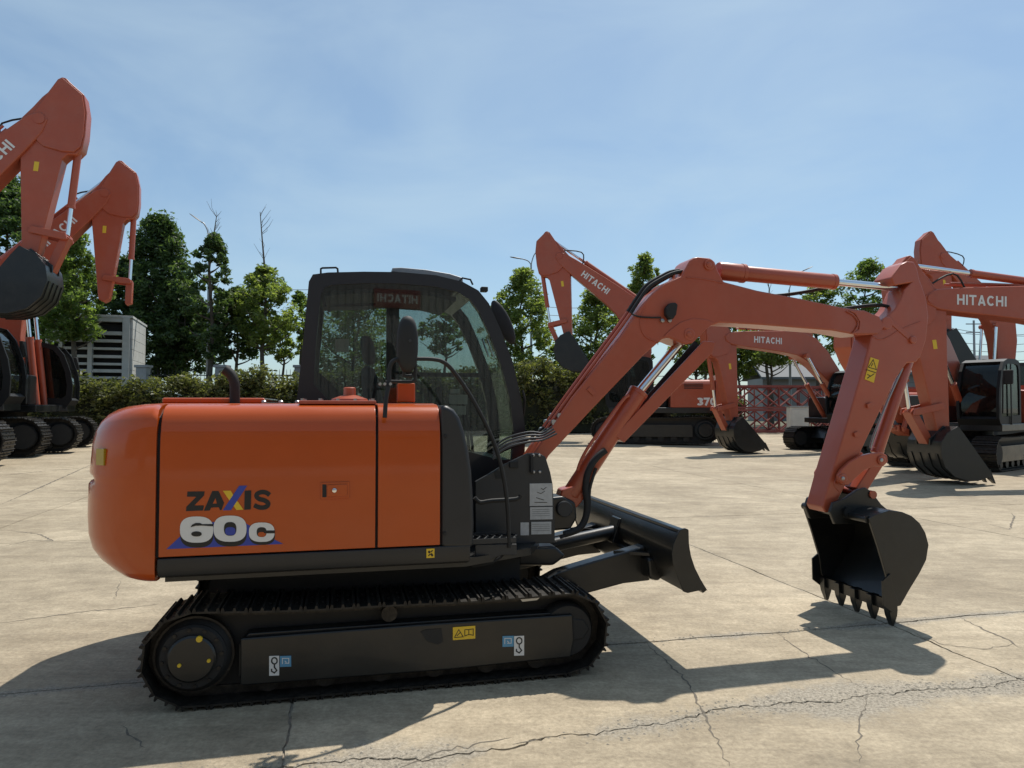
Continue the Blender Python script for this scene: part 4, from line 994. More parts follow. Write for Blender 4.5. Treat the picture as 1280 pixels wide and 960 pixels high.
    ep = UP([(848, 666), (851, 662), (857, 660.5), (861, 662), (861.5, 680), (864, 695), (869, 710), (876, 724), (885, 739), (882, 736.5), (860, 741.5), (855, 740), (851, 731), (845, 717), (841, 704), (840, 692), (842, 680), (846, 671)], b0)
    for kk in (b0, b1 - .02): G().prism(ep, kk, kk + .02).obj('end_plate', M['black'], dz, bev=.004)
    rb = UP([(849, 667), (845, 674), (842, 684), (841, 694), (842, 705), (846, 717), (852, 731), (857, 740)], b0)
    G().strip(rb, .012, b0 + .021, b1 - .021).obj('back_plate', M['black'], dz, smooth=50)
    t_ = bl[0]; G().prism([(t_[0] - .055, t_[1] + .008), (t_[0] - .005, t_[1] + .008), (t_[0] - .005, t_[1] - .05), (t_[0] - .055, t_[1] - .02)], b0 + .021, b1 - .021).obj('top_flange', M['black'], dz, bev=.008)
    um_ = bl[0][0]
    G().prism([(um_ - .13, .60), (um_ - .03, .62), (um_ - .01, .50), (um_ - .05, .45), (um_ - .12, .47)], .30, 1.60).obj('back_beam', M['black'], dz, bev=.02)
    for vv in (.42, 1.36):
        G().prism([(2.0, .40), (2.25, .52), (um_ - .10, .66), (um_ - .06, .74), (um_ - .06, .43), (um_ - .25, .42), (2.4, .36), (2.05, .30)], vv, vv + .12).obj('blade_arm', M['black'], dz, bev=.012)
        G().prism_z([(um_ - .30, vv + .06), (um_ - .02, vv - .12), (um_ - .02, vv + .24)], .61, .63).obj('gusset', M['black'], dz)
    G().tube([(1.75, .95, .50), (2.30, .95, .58)], .075, 20).obj('blade_cylinder', M['black'], dz)
    G().tube([(2.30, .95, .58), (um_ - .05, .95, .68)], .05, 16).obj('blade_rod', M['black'], dz)
    G().prism([(um_ - .16, .60), (um_ - .02, .60), (um_ - .02, .78), (um_ - .10, .78)], .87, 1.03).obj('cylinder_bracket', M['black'], dz, bev=.01)
    ORG = Vector((0, 0, 0))
    return root
build_main()

# ------------------------------------------------------------------ the other excavators of the yard
SHOE_BIG = None
def big_excavator(label, C, yaw, s, al, be, ga, bucket=True, text=True, number=False, bk=1.12, tx=4.18):
    """full size excavator, X forward, Y left; al boom chord, be arm axis, ga bucket axis (degrees, in the boom's plane)"""
    global SHOE_BIG
    z0 = gz(*C)
    root = empty('excavator', (C[0], C[1], z0 + .004), R(yaw)); root.scale = (s, s, s)
    tag(root, label, 'excavator', 'large excavators parked round the yard')
    red, blk = M['redfar'], M['black']
    # crawlers
    cs, rs, ci, ri = (-1.68, .47), .43, (1.68, .45), .41
    for y in (-1.1, 1.1):
        t, sm = add_track(root, cs, rs, ci, ri, y - .3, y + .3, 47, .04, blk, sag=.03, smesh=SHOE_BIG, rollers=7)
        SHOE_BIG = sm
        G().tube([(cs[0], y + (-.26 if y < 0 else .26), cs[1]), (cs[0], y + (-.31 if y < 0 else .31), cs[1])], [.26, .22], 24).obj('final_drive', blk, t)
    G().prism([(-1.3, .45), (1.3, .45), (1.0, .85), (-1.0, .85)], -.85, .85).obj('undercarriage', blk, root, bev=.04)
    G().tube([(0, 0, .84), (0, 0, 1.04)], .62, 32).obj('slew_ring', M['track'], root)
    # upper works
    G().prism_z([(-2.1, -1.34), (1.15, -1.34), (1.3, -.5), (1.3, .3), (1.5, .35), (1.5, 1.34), (-2.1, 1.34)], 1.03, 1.22).obj('deck', blk, root, bev=.02)
    ring = []
    for (z, ins) in ((1.02, .16), (1.08, .05), (1.2, 0), (1.9, 0), (2.15, .03), (2.28, .14), (2.30, .3)):
        rg = [(-2.02, -1.36 + ins * .4, z)]
        for i in range(13):
            t_ = R(180 * i / 12); rg.append((-2.05 - (.68 - ins) * math.sin(t_) ** .55, -(1.36 - ins * .5) * math.cos(t_), z))
        rg.append((-2.02, 1.36 - ins * .4, z)); ring.append(rg)
    G().loft(ring).obj('counterweight', red, root, smooth=50)
    hood = G().prism_x([(-1.34, 1.22), (-1.34, 2.0), (-1.26, 2.12), (-1.0, 2.16), (1.0, 2.16), (1.26, 2.12), (1.34, 2.0), (1.34, 1.22)], -2.0, -.55).obj('engine_hood', red, root, bev=.03)
    for y in (-1.345, 1.345):
        for k in range(4): G().box((-1.3, y, 1.86 + .05 * k), (.62, .02, .022)).obj('vent_slat', M['rubber'], hood)
    G().prism_x([(-1.34, 1.22), (-1.34, 1.92), (-1.28, 2.0), (-.5, 2.0), (-.42, 1.9), (-.42, 1.22)], -.53, .95).obj('tank_box', blk, root, bev=.04)
    G().tube([(-1.0, .5, 2.14), (-1.0, .5, 2.45), (-1.06, .5, 2.52)], .07, 12).obj('exhaust_pipe', M['rubber'], root)
    g = G()
    for (a, b) in (((-.5, -1.28), (.9, -1.28)), ((-1.95, -1.2), (-.7, -1.2))):
        zb = 2.0 if a[0] > -.6 else 2.15
        g.tube([(a[0], a[1], zb), (a[0], a[1], zb + .38), (b[0], b[1], zb + .38), (b[0], b[1], zb)], .018, 6)
    g.obj('guard_rail', M['rubber'], root)
    if number:
        for sgn in (-1, 1):
            lettering('370', lambda a, b, l, sgn=sgn: (-1.72 + sgn * -1 * a, sgn * (1.345 + l), 1.42 + b), .26, hood, M['white'], bold=.26)
    # cab
    outer = [(.02, 1.12), (.0, 2.0), (.02, 2.78), (.10, 2.90), (.35, 2.95), (.95, 2.94), (1.22, 2.86), (1.40, 2.62), (1.56, 2.15), (1.62, 1.75), (1.60, 1.35), (1.46, 1.12)]
    inner = [(.12, 1.45), (.12, 2.0), (.14, 2.68), (.20, 2.78), (.38, 2.82), (.93, 2.81), (1.12, 2.75), (1.28, 2.56), (1.43, 2.12), (1.48, 1.76), (1.46, 1.48), (1.36, 1.40)]
    cab = ring_cab(root, outer, inner, .32, 1.32, {0, 2, 3, 4, 5, 10, 11}, .07, M['cabfar'], M['glassfar'])
    G().prism([(.10, 1.2), (.60, 1.2), (.60, 1.55), (.30, 1.6), (.18, 2.3), (.10, 2.3)], .58, 1.06).obj('seat', M['seat'], cab, bev=.05)
    for y in (.295, 1.345):
        G().box((.82, y, 2.0), (.05, .022, 1.6)).obj('door_pillar', M['cabfar'], cab)
    G().tube([(1.5, 1.36, 1.5), (1.58, 1.40, 2.2), (1.5, 1.40, 2.55)], .018, 6).obj('handrail', M['rubber'], cab)
    G().prism([(1.44, 2.25), (1.54, 2.25), (1.50, 2.62), (1.42, 2.62)], 1.38, 1.60).obj('mirror', M['rubber'], cab, bev=.02)
    # boom in its own plane
    yb = -.05
    def fr(o, ang): 
        c, sn = math.cos(R(ang)), math.sin(R(ang))
        return lambda a, b: (o[0] + a * c - b * sn, o[1] + a * sn + b * c)
    FT = (.35, 1.8); B = fr(FT, al); J = B(5.7, 0); A = fr(J, be); PIN = A(2.9, 0); K = fr(PIN, ga)
    cl = [(0, 0, .17), (.5, .30, .26), (1.1, .62, .34), (1.8, .93, .42), (2.35, 1.08, .47), (2.9, 1.06, .44), (3.5, .86, .39), (4.3, .55, .33), (5.1, .23, .27), (5.55, .05, .22)]
    top, bot = [], []
    for i, (x, y, h_) in enumerate(cl):
        a = Vector(cl[min(i + 1, len(cl) - 1)][:2]) - Vector(cl[max(i - 1, 0)][:2]); a.normalize(); n_ = Vector((-a.y, a.x))
        top.append((x + n_.x * h_, y + n_.y * h_)); bot.append((x - n_.x * h_, y - n_.y * h_))
    outl = [(-.12, -.05), (-.1, .12)] + top + [(5.75, .16), (5.86, 0), (5.76, -.15)] + bot[::-1]
    boom = G().prism([B(*p) for p in outl], yb - .26, yb + .26).obj('boom', red, root, bev=.03)
    if text:
        for sgn in (-1, 1):
            def fn(a, b, l, sgn=sgn):
                d = Vector((5.1 - 3.5, .23 - .86)).normalized(); n_ = Vector((-d.y, d.x))
                # on the right-hand side the text runs towards the tip, on the left-hand side away from it
                q = Vector((tx, .60 - (tx - 4.18) * .39)) + d * (a if sgn < 0 else -a) + n_ * b
                p = B(q.x, q.y); return (p[0], yb + sgn * (.26 + l), p[1])
            lettering('HITACHI', fn, .225, boom, M['white'], bold=.2)
    for y in (-.14, .04):
        pts = [(1.0, .95), (1.8, 1.40), (2.3, 1.60), (2.8, 1.57), (3.6, 1.28), (4.6, .88), (5.3, .58)]
        q = smooth_path([Vector((B(*p)[0], yb + y, B(*p)[1])) for p in pts], 4); G().tube(q, .028, 6).obj('hydraulic_pipe', red, boom)
    def ram(p, q, y, r, frac, name, par=root):
        a, b = Vector((p[0], y, p[1])), Vector((q[0], y, q[1])); m = a.lerp(b, frac); d = (b - a).normalized()
        c = G().tube([a, m - d * .06, m - d * .055, m], [r, r, r * 1.12, r * 1.12], 16).obj(name, red, par)
        G().tube([m, b], r * .58, 12).obj('piston_rod', M['chrome'], c)
        G().tube([(b.x, y - r * .9, b.z), (b.x, y + r * .9, b.z)], r * 1.05, 14).obj('rod_eye', red, c)
        return c
    for y in (-.40, .40): ram((.95, 1.22), B(2.55, .72), yb + y, .085, .56, 'boom_cylinder')
    br = [(2.35, 1.45), (2.55, 1.78), (2.85, 1.80), (3.05, 1.36)]
    G().prism([B(*p) for p in br], yb - .2, yb - .14).obj('lug', red, boom, bev=.01); G().prism([B(*p) for p in br], yb + .14, yb + .2).obj('lug', red, boom, bev=.01)
    # arm
    ao = [(-.62, .10), (-.93, .26), (-.99, .34), (-.98, .42), (-.90, .50), (-.68, .78), (-.30, .86), (.20, .86), (.50, .82), (.64, .72), (.66, .56), (.78, .46), (2.75, .17), (2.95, .13), (3.03, 0), (2.95, -.13), (2.75, -.15), (1.2, -.28), (.3, -.36), (.0, -.34), (-.25, -.16), (-.5, .0)]
    arm = G().prism([A(*p) for p in ao], yb - .19, yb + .19).obj('arm', red, root, bev=.025)
    for sgn in (-1, 1):
        sh = [(-.60, .13), (-.90, .28), (-.95, .36), (-.88, .46), (-.66, .75), (-.28, .83), (.20, .83), (.48, .79), (.60, .68), (.62, .45), (.56, .10), (.42, -.06), (.20, -.10), (-.10, -.12)]
        G().prism([A(*p) for p in sh], yb + sgn * .19, yb + sgn * .235).obj('head_plate', red, arm, bev=.012)
        lab = [(.90, -.04), (.90, .05), (1.10, .04), (1.10, -.05)]
        G().prism([A(*p) for p in lab], yb + sgn * .191, yb + sgn * .195).obj('warning_label', M['yellow'], arm, smooth=0)
        cc = A(0, 0); G().tube([(cc[0], yb + sgn * .23, cc[1]), (cc[0], yb + sgn * .28, cc[1])], .11, 16).obj('pin_boss', red, arm)
    ram(B(2.70, 1.66), A(-.82, .36), yb, .09, .60, 'arm_cylinder')
    hz = smooth_path([Vector((p[0], yb + .16, p[1])) for p in (B(5.0, .55), B(5.4, .75), A(-.2, .1), A(.2, .3))], 4)
    G().tube(hz, .022, 6).obj('hose', M['rubber'], boom)
    LK = A(2.42, .62)
    ram(A(.48, .70), LK, yb, .075, .66, 'bucket_cylinder')
    def bar(p, q, w, y0, y1, name):
        d = Vector((q[0] - p[0], q[1] - p[1])).normalized(); n_ = Vector((-d.y, d.x)) * w; e = d * w
        P, Q = Vector(p), Vector(q)
        return G().prism([tuple(P - e * .8 - n_ * .6), tuple(P + n_ - e * .3), tuple(Q + n_ + e * .3), tuple(Q + e - n_ * .6), tuple(Q - n_ + e * .2), tuple(P - n_ - e * .2)], y0, y1).obj(name, red, root, bev=.012)
    bar(A(2.35, .02), LK, .075, yb - .26, yb - .20, 'rocker_link'); bar(A(2.35, .02), LK, .075, yb + .20, yb + .26, 'rocker_link')
    if bucket:
        S_ = lambda a, b: K(a * bk, b * bk)
        bar(LK, S_(-.02, .40), .08, yb - .15, yb + .15, 'bucket_link')
        sd = [(-.06, -.12), (.15, -.12), (1.28, -.05), (1.31, .05), (1.22, .28), (1.03, .52), (.76, .70), (.44, .74), (.14, .62), (-.06, .42), (-.12, .18)]
        g = G(); hw = .56
        g.prism([S_(*p) for p in sd], yb - hw, yb - hw + .03); g.prism([S_(*p) for p in sd], yb + hw - .03, yb + hw)
        sh = [S_(*p) for p in [(1.28, -.05)] + sd[3:] + [(-.06, -.12)]]
        g.strip(sh, .025, yb - hw + .031, yb + hw - .031)
        bkt = g.obj('bucket', blk, root, bev=.006)
        for k in range(5):
            y = yb - hw + .07 + (2 * hw - .14) * k / 4; q = [S_(1.22, -.09), S_(1.30, .07), S_(1.53, .035), S_(1.54, .015)]
            G().prism(q, y - .045, y + .045).obj('tooth', blk, bkt, bev=.006)
        for k in range(4):
            y = yb - hw + .14 + (2 * hw - .28) * k / 3
            st = [S_(p[0], p[1]) for p in sd[4:9]]; G().strip(st, -.02, y - .04, y + .04).obj('wear_strip', blk, bkt)
        for y in (-.24, .20):
            G().prism([S_(*p) for p in ((-.13, -.05), (.10, -.13), (.30, -.02), (.12, .45), (-.02, .50), (-.12, .42))], yb + y, yb + y + .04).obj('hanger_ear', blk, bkt, bev=.008)
    else:
        bar(LK, A(3.0, .60), .08, yb - .15, yb + .15, 'bucket_link')
    return root

big_excavator('large orange excavator with raised arm and black bucket tucked up, boom nearest the counterweight', (-15.22, 18.25), 16.6, 1.25, 70.6, -93, 232, tx=4.45)
big_excavator('large orange excavator with raised arm and no bucket, cab in front of the hedge', (-15.64, 22.0), 20.2, 1.14, 68.6, -89.8, 200, bucket=False)
big_excavator('large orange excavator numbered 370 with raised arm, parked before the hedge', (5.68, 29.08), 170.4, 1.14, 59.0, -96, 235, number=True)
big_excavator('orange excavator resting its bucket on the concrete under the compact machine\'s boom', (12.15, 25.57), 197.9, .95, 23.1, -95.9, 222, bk=1.02)
big_excavator('orange excavator with long lettered boom low over the black cab of its neighbour', (13.95, 15.55), 185.8, .95, 23.0, -95.4, 230, bk=.93, tx=4.62)
big_excavator('orange excavator facing the yard with black cab behind a grounded bucket', (12.35, 19.55), 218, .95, 14, -140, 215, bk=.95, text=False)
big_excavator('orange excavator with arm raised high behind the low lettered boom', (21.48, 31.12), 182.0, 1.14, 67, -93.6, 235, text=False)

# ------------------------------------------------------------------ trees, hedges
def leaves(centers, radii, n_per, size, squash=.8, seed=0):
    rng = np.random.default_rng(seed)
    C = np.repeat(np.asarray(centers), n_per, 0); Rr = np.repeat(np.asarray(radii), n_per)
    n = len(C)
    d = rng.normal(size=(n, 3)); d /= np.linalg.norm(d, axis=1)[:, None]
    rad = Rr * rng.random(n) ** .45
    P = C + d * rad[:, None] * np.array([1, 1, squash])
    a = rng.normal(size=(n, 3)); a[:, 2] *= .6; a /= np.linalg.norm(a, axis=1)[:, None]
    t = rng.normal(size=(n, 3)); b = np.cross(a, t); b /= np.linalg.norm(b, axis=1)[:, None]
    s = size * rng.uniform(.55, 1.35, n)
    c = np.cross(a, b)
    l = a * s[:, None]; w = b * (s * .42)[:, None]; k = c * (s * .12)[:, None]
    V = np.empty((n, 4, 3)); V[:, 0] = P - l; V[:, 1] = P + w + k; V[:, 2] = P + l; V[:, 3] = P - w + k
    return V.reshape(-1, 3)
def quads_obj(V, name, mat, parent):
    n = len(V) // 4; me = bpy.data.meshes.new(name)
    me.vertices.add(n * 4); me.vertices.foreach_set('co', V.astype(np.float32).ravel())
    me.loops.add(n * 4); me.loops.foreach_set('vertex_index', np.arange(n * 4, dtype=np.int32))
    me.polygons.add(n); me.polygons.foreach_set('loop_start', np.arange(n, dtype=np.int32) * 4); me.update(calc_edges=True)
    me.materials.append(mat); o = bpy.data.objects.new(name, me); COL.objects.link(o)
    if parent: o.parent = parent
    return o

def crown_prof(f, shape):
    a = math.sin(math.pi * min(1, (f * .85 + .14))) ** .7
    b = min(1, .55 + 2.2 * f) * (1 - f) ** .62 * 1.05 + .06
    return a if shape > .5 else b

def tree(px, depth, top_py, wid_px, crown_bot_py, label, mat, seed, leaf=.17, clumps=150, per=34, shape=1.0, bare=0.0, gap=.0, lean=0.0, cat='tree'):
    x = px_x(px, depth); z0 = gz(x, depth) + .02
    top = at_depth(px, top_py, depth).z - z0; wid = wid_px / F_PX * depth; cb = max(.6, at_depth(px, crown_bot_py, depth).z - z0)
    root = empty('tree', (x, depth, z0)); tag(root, label, 'tree', 'trees standing behind the yard')
    rnd = random.Random(seed); h = top - cb; cz = cb
    tr = G(); r0 = .05 + .012 * top
    tops = top + bare
    pts = [(0, 0, -.1)] + [(rnd.gauss(0, .02) * k + lean * k, rnd.gauss(0, .02) * k, tops * .97 * k / 8) for k in range(1, 9)]
    rr = [r0 * (1.25 if k == 0 else 1) * (1 - .92 * k / 8) + .006 for k in range(9)]
    tr.tube([Vector(p) for p in pts], rr, 8)
    def trunk_at(z): 
        k = min(7.999, max(0, z / (tops * .97) * 8)); i = int(k); a, b = Vector(pts[i]), Vector(pts[i + 1]); return a.lerp(b, k - i)
    cents, rads = [], []
    nl = 16
    for i in range(nl):
        f = (i + .5) / nl; z = cb + h * (f * .92) * .95
        prof = crown_prof(f, shape)
        ln = wid / 2 * prof * rnd.uniform(.75, 1.1); a = i * 2.399 + rnd.uniform(-.4, .4)
        b0 = trunk_at(max(.3, z - ln * .55)); e = Vector((math.cos(a) * ln, math.sin(a) * ln, z)) + Vector((trunk_at(z).x, trunk_at(z).y, 0))
        mid = b0.lerp(e, .5) + Vector((0, 0, -.08 * ln))
        tr.tube(smooth_path([b0, mid, e], 3), [max(.008, r0 * .38 * (1 - .13 * k)) for k in range(7)], 5)
    if bare:
        for i in range(14):
            z = top + bare * rnd.uniform(-.25, .9); b0 = trunk_at(z); a = rnd.uniform(0, 6.28); ln = rnd.uniform(.3, .8)
            e = b0 + Vector((math.cos(a) * ln * .7, math.sin(a) * ln * .7, ln)); tr.tube([b0, b0.lerp(e, .5) + Vector((rnd.gauss(0, .05), 0, 0)), e], [.014, .010, .005], 4)
    k = 0
    while k < clumps:
        f = rnd.random() ** .9; prof = crown_prof(f, shape)
        a = rnd.uniform(0, 6.28); q = rnd.random() ** .5 * wid / 2 * prof
        wob = 1 + .28 * math.sin(3 * a + seed) * math.sin(5 * f + seed) 
        z = cb + h * f
        if gap and math.sin(z * 2.6 + seed) * math.cos(a * 1.7 + seed * 2) > 1 - gap: k += 1; continue
        t_ = trunk_at(z); cents.append((t_.x + math.cos(a) * q * wob, t_.y + math.sin(a) * q * wob, z)); rads.append(wid * rnd.uniform(.045, .115)); k += 1
    tr.obj('trunk', M['bark'], root, smooth=60)
    quads_obj(leaves(cents, [q * 1.12 for q in rads], int(per * 1.6), leaf * .78, .8, seed), 'crown', mat, root)
    return root
LD, LM, LP = M['leaf_dark'], M['leaf_mid'], M['leaf_pale']
tree(5, 40, 222, 120, 455, 'broad dark tree behind the arm of the tucked bucket machine', LD, 1, .20, 300, 42)
tree(92, 34, 286, 84, 425, 'sunlit green tree beside the slotted concrete building', LM, 2, .14, 250, 36)
tree(197, 44, 272, 125, 480, 'tall dense dark tree behind the slotted concrete building', LD, 3, .18, 380, 44, shape=.4)
tree(156, 45, 322, 90, 470, 'dark bushy tree between concrete building and tall dense tree', LD, 13, .18, 240, 42)
tree(228, 43, 352, 80, 470, 'dark bushy tree between the tall dense tree and round lamp head', LD, 23, .18, 220, 42)
tree(262, 36, 290, 62, 452, 'slender dark tree with bare twig tip beside the round lamp head', LD, 4, .15, 170, 36, bare=1.2, gap=.35)
tree(328, 37, 336, 80, 432, 'round leafy tree with a tall bare leader', LP, 5, .14, 190, 32, bare=3.3, gap=.2)
tree(294, 38, 362, 72, 446, 'dark leafy tree filling in beside the bare leader tree', LD, 15, .16, 170, 38, gap=.15)
tree(378, 40, 366, 34, 424, 'small thin tree beside the black cab', LM, 6, .13, 80, 30, gap=.3)
tree(440, 38, 352, 130, 470, 'wide pale tree seen through the cab glass', LP, 7, .14, 240, 32, gap=.25)
tree(556, 40, 385, 62, 440, 'thin tree seen through the cab door glass', LM, 17, .14, 100, 28, gap=.4)
tree(652, 40, 338, 84, 478, 'pale pointed tree beside the far cab mirror', LP, 8, .14, 300, 32, shape=.7, gap=.1)
tree(746, 42, 360, 74, 470, 'pale leafy tree behind the raised bucket', LP, 9, .14, 240, 32, gap=.1)
tree(804, 43, 320, 56, 450, 'pointed pale tree behind the boom knee', LP, 10, .14, 210, 32, shape=.7, gap=.1)
tree(352, 42, 398, 50, 450, 'pale young tree beside the black cab and bare leader tree', LP, 31, .13, 120, 30, gap=.2)
tree(50, 42, 300, 90, 455, 'dark tree behind the cab of the bucketless machine', LD, 32, .17, 260, 40)
tree(905, 48, 392, 60, 450, 'pale crown behind the lettered boom of the grounded bucket machine', LP, 33, .14, 150, 30, gap=.15)
tree(700, 46, 432, 60, 480, 'low bushy tree behind the brownish hedge', LP, 27, .14, 120, 34)
tree(872, 44, 405, 66, 468, 'leafy tree behind the boom cylinder rod', LP, 18, .14, 190, 32, gap=.1)
tree(925, 46, 418, 60, 470, 'low sunlit tree beside the grounded bucket machine arm', LP, 28, .15, 110, 30, gap=.15)
tree(965, 45, 398, 92, 455, 'leafy tree with bare trunk under the compact boom', LP, 11, .14, 220, 32, gap=.1)
tree(1022, 47, 356, 66, 450, 'loose pale tree above the compact boom', LP, 12, .14, 190, 32, gap=.2)
tree(1084, 46, 328, 84, 452, 'wide leafy tree behind the compact arm cylinder', LM, 14, .14, 240, 32, gap=.15)
tree(962, 50, 372, 30, 440, 'thin tree with bare twig tip above the compact boom', LM, 19, .13, 70, 28, bare=2.2, gap=.3)

def hedge(x0, x1, name_label, h0, h1, dep, seed, dy, n=16000, leaf=.10, mat=None):
    rng = np.random.default_rng(seed); rnd = random.Random(seed)
    xm = (x0 + x1) / 2; root = empty('hedge', (xm, verge_y(xm) + dy, gz(xm, verge_y(xm)))); tag(root, name_label, 'hedge', 'hedges along the back of the yard')
    bx, by, bz = root.location
    m = int((x1 - x0) * 3.2); cents, rads = [], []
    nb = max(40, n // 38)
    for i in range(nb):
        x = rng.uniform(x0, x1); y = verge_y(x) + dy + rng.uniform(-dep / 2, dep / 2)
        hh = h0 + (h1 - h0) * (x - x0) / (x1 - x0) + .22 * math.sin(x * 1.9 + seed) + .14 * math.sin(x * 4.7)
        z = hh * rng.random() ** .6; cents.append((x - bx, y - by, gz(x, y) - bz + z)); rads.append(rng.uniform(.22, .42))
    quads_obj(leaves(cents, rads, 38, leaf, .9, seed), 'foliage', mat or M['leaf_hedge'], root)
    st = G()
    for i in range(int((x1 - x0) / .35)):
        x = x0 + .2 + i * .35 + rnd.uniform(-.1, .1); y = verge_y(x) + dy + rnd.uniform(-.3, .3); hh = h0 * .75
        st.tube([(x - bx, y - by, gz(x, y) - bz - .05), (x - bx + rnd.gauss(0, .1), y - by, gz(x, y) - bz + hh * .5), (x - bx + rnd.gauss(0, .25), y - by + rnd.gauss(0, .1), gz(x, y) - bz + hh)], [.03, .02, .01], 5)
    st.obj('stems', M['bark'], root)
    # added solid core, coloured as deep shade, so that light does not pour through
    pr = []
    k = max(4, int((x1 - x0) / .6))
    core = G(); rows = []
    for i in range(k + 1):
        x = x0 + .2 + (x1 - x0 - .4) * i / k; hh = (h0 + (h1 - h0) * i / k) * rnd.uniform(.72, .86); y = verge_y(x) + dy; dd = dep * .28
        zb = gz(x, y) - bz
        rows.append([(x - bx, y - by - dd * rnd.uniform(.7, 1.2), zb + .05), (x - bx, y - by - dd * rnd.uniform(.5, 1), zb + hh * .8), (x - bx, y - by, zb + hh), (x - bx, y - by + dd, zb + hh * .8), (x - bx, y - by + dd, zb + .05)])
    core.loft(rows); core.obj('shade_core', pm_shade_core, root, smooth=0)
pm_shade_core = pmat('hedge_shade_core', (.016, .020, .009), .95, var=.4, vscale=6)
hedge(-21.5, -13.2, 'dense hedge behind the black cab of the bucketless machine', 2.5, 2.3, 1.2, 21, -.2, 15000)
hedge(-13.2, -6.6, 'trimmed hedge above the compact machine\'s hood', 2.45, 2.75, 1.1, 22, -.2, 15000)
hedge(-6.6, .3, 'loose hedge behind the compact machine\'s cab', 3.0, 2.9, 1.3, 23, 0, 16000)
hedge(.3, 6.4, 'brownish hedge between the black cab and the 370 machine', 3.3, 3.0, 1.4, 24, 0, 13000, .11)
hedge(6.4, 12.5, 'low hedge behind the 370 machine', 2.3, 2.0, 1.2, 25, .6, 9000, .11)
hedge(19.5, 34, 'low hedge beyond the lattice sections', 1.9, 1.7, 1.2, 26, 6.0, 12000, .12)

# ------------------------------------------------------------------ buildings, fence, lamps, lines, lattice sections
def louvre_building():
    D = 36.0
    r = px_x(161, D); l = px_x(70, D); z0 = gz(r, D); zt = at_depth(161, 398, D).z
    root = empty('concrete_building', ((l + r) / 2, D, z0)); tag(root, 'pale slotted concrete building behind the hedge', 'building')
    bx, bz = (l + r) / 2, z0
    G().box((0, 2.2, (zt - z0) / 2 - .1), (r - l - .5, 3.6, zt - z0 - .4)).obj('interior_shade_box', M['rubber'], root)  # black box, paints in the unlit interior behind the slots
    for (a, b) in ((153, 161), (115, 120), (84, 88), (70, 73)):
        x0, x1 = px_x(a, D) - bx, px_x(b, D) - bx
        G().box(((x0 + x1) / 2, .1, (zt - z0) / 2), (x1 - x0, .4, zt - z0)).obj('pillar', M['wallc'], root, bev=.01)
    rows = [(398, 403), (415, 419.5), (425, 428.6), (435, 438), (444.5, 448), (454, 457), (462, 466), (471, 474)]
    cols = [(120, 153), (88, 115), (73, 84)]
    for (a, b) in rows:
        za, zb = at_depth(150, a, D).z - z0, at_depth(150, b, D).z - z0
        for i, (c, d) in enumerate(cols):
            if i == 1 and a < 420 and a > 400: continue
            x0, x1 = px_x(c, D) - bx, px_x(d, D) - bx
            G().box(((x0 + x1) / 2, .12, (za + zb) / 2), (x1 - x0 - .004, .34, za - zb)).obj('beam', M['wallc'], root, bev=.008)
    z1 = at_depth(150, 420, D).z - z0; x0, x1 = px_x(88, D) - bx, px_x(115, D) - bx
    G().box(((x0 + x1) / 2, .16, (zt - z0 + z1) / 2 - .15), (x1 - x0 - .01, .26, zt - z0 - z1 - .32)).obj('wall_panel', M['wallc'], root)
    # side wall in courses
    x1 = r - bx; n = 11; hh = (zt - z0) / n
    for k in range(n):
        for m in range(4):
            G().box((x1 + .06, .55 + m * 1.0, hh * (k + .5)), (.12, .985, hh - .015)).obj('wall_block', M['wallc'], root)
    G().box((0, 2.1, zt - z0 + .06), (r - l + .3, 4.4, .12)).obj('roof_slab', M['wallc'], root, bev=.01)
    ph = R(18.6); hx = (r - l) / 2
    root.rotation_euler = (0, 0, ph); root.location = (r - hx * math.cos(ph), D - hx * math.sin(ph), z0)
louvre_building()

def iron_fence():
    xs = [px_x(p, 33) for p in (172, 272, 372)]
    root = empty('iron_fence', (xs[1], 33.5, gz(xs[1], 33))); tag(root, 'iron railing fence with stone pillar above the trimmed hedge', 'fence')
    bx = xs[1]
    for x in xs:
        p = G().box((x - bx, 0, 1.55), (.48, .48, 3.1)).obj('pillar', M['galv'], root, bev=.01)
        G().box((x - bx, 0, 3.16), (.60, .60, .12)).obj('pillar_cap', M['galv'], p, bev=.01)
    for a, b in zip(xs, xs[1:]):
        G().box(((a + b) / 2 - bx, 0, .95), (b - a - .5, .2, 1.9)).obj('plinth', M['wallc'], root)
        for z in (2.05, 2.75): G().box(((a + b) / 2 - bx, 0, z), (b - a - .5, .04, .05)).obj('rail', M['rubber'], root)
        n = int((b - a) / .16)
        for k in range(1, n):
            x = a + (b - a) * k / n - bx
            if abs(x) > .26: G().tube([(x, 0, 1.95), (x, 0, 2.95), (x, 0, 3.05)], [.012, .012, .002], 5).obj('bar', M['rubber'], root)
iron_fence()

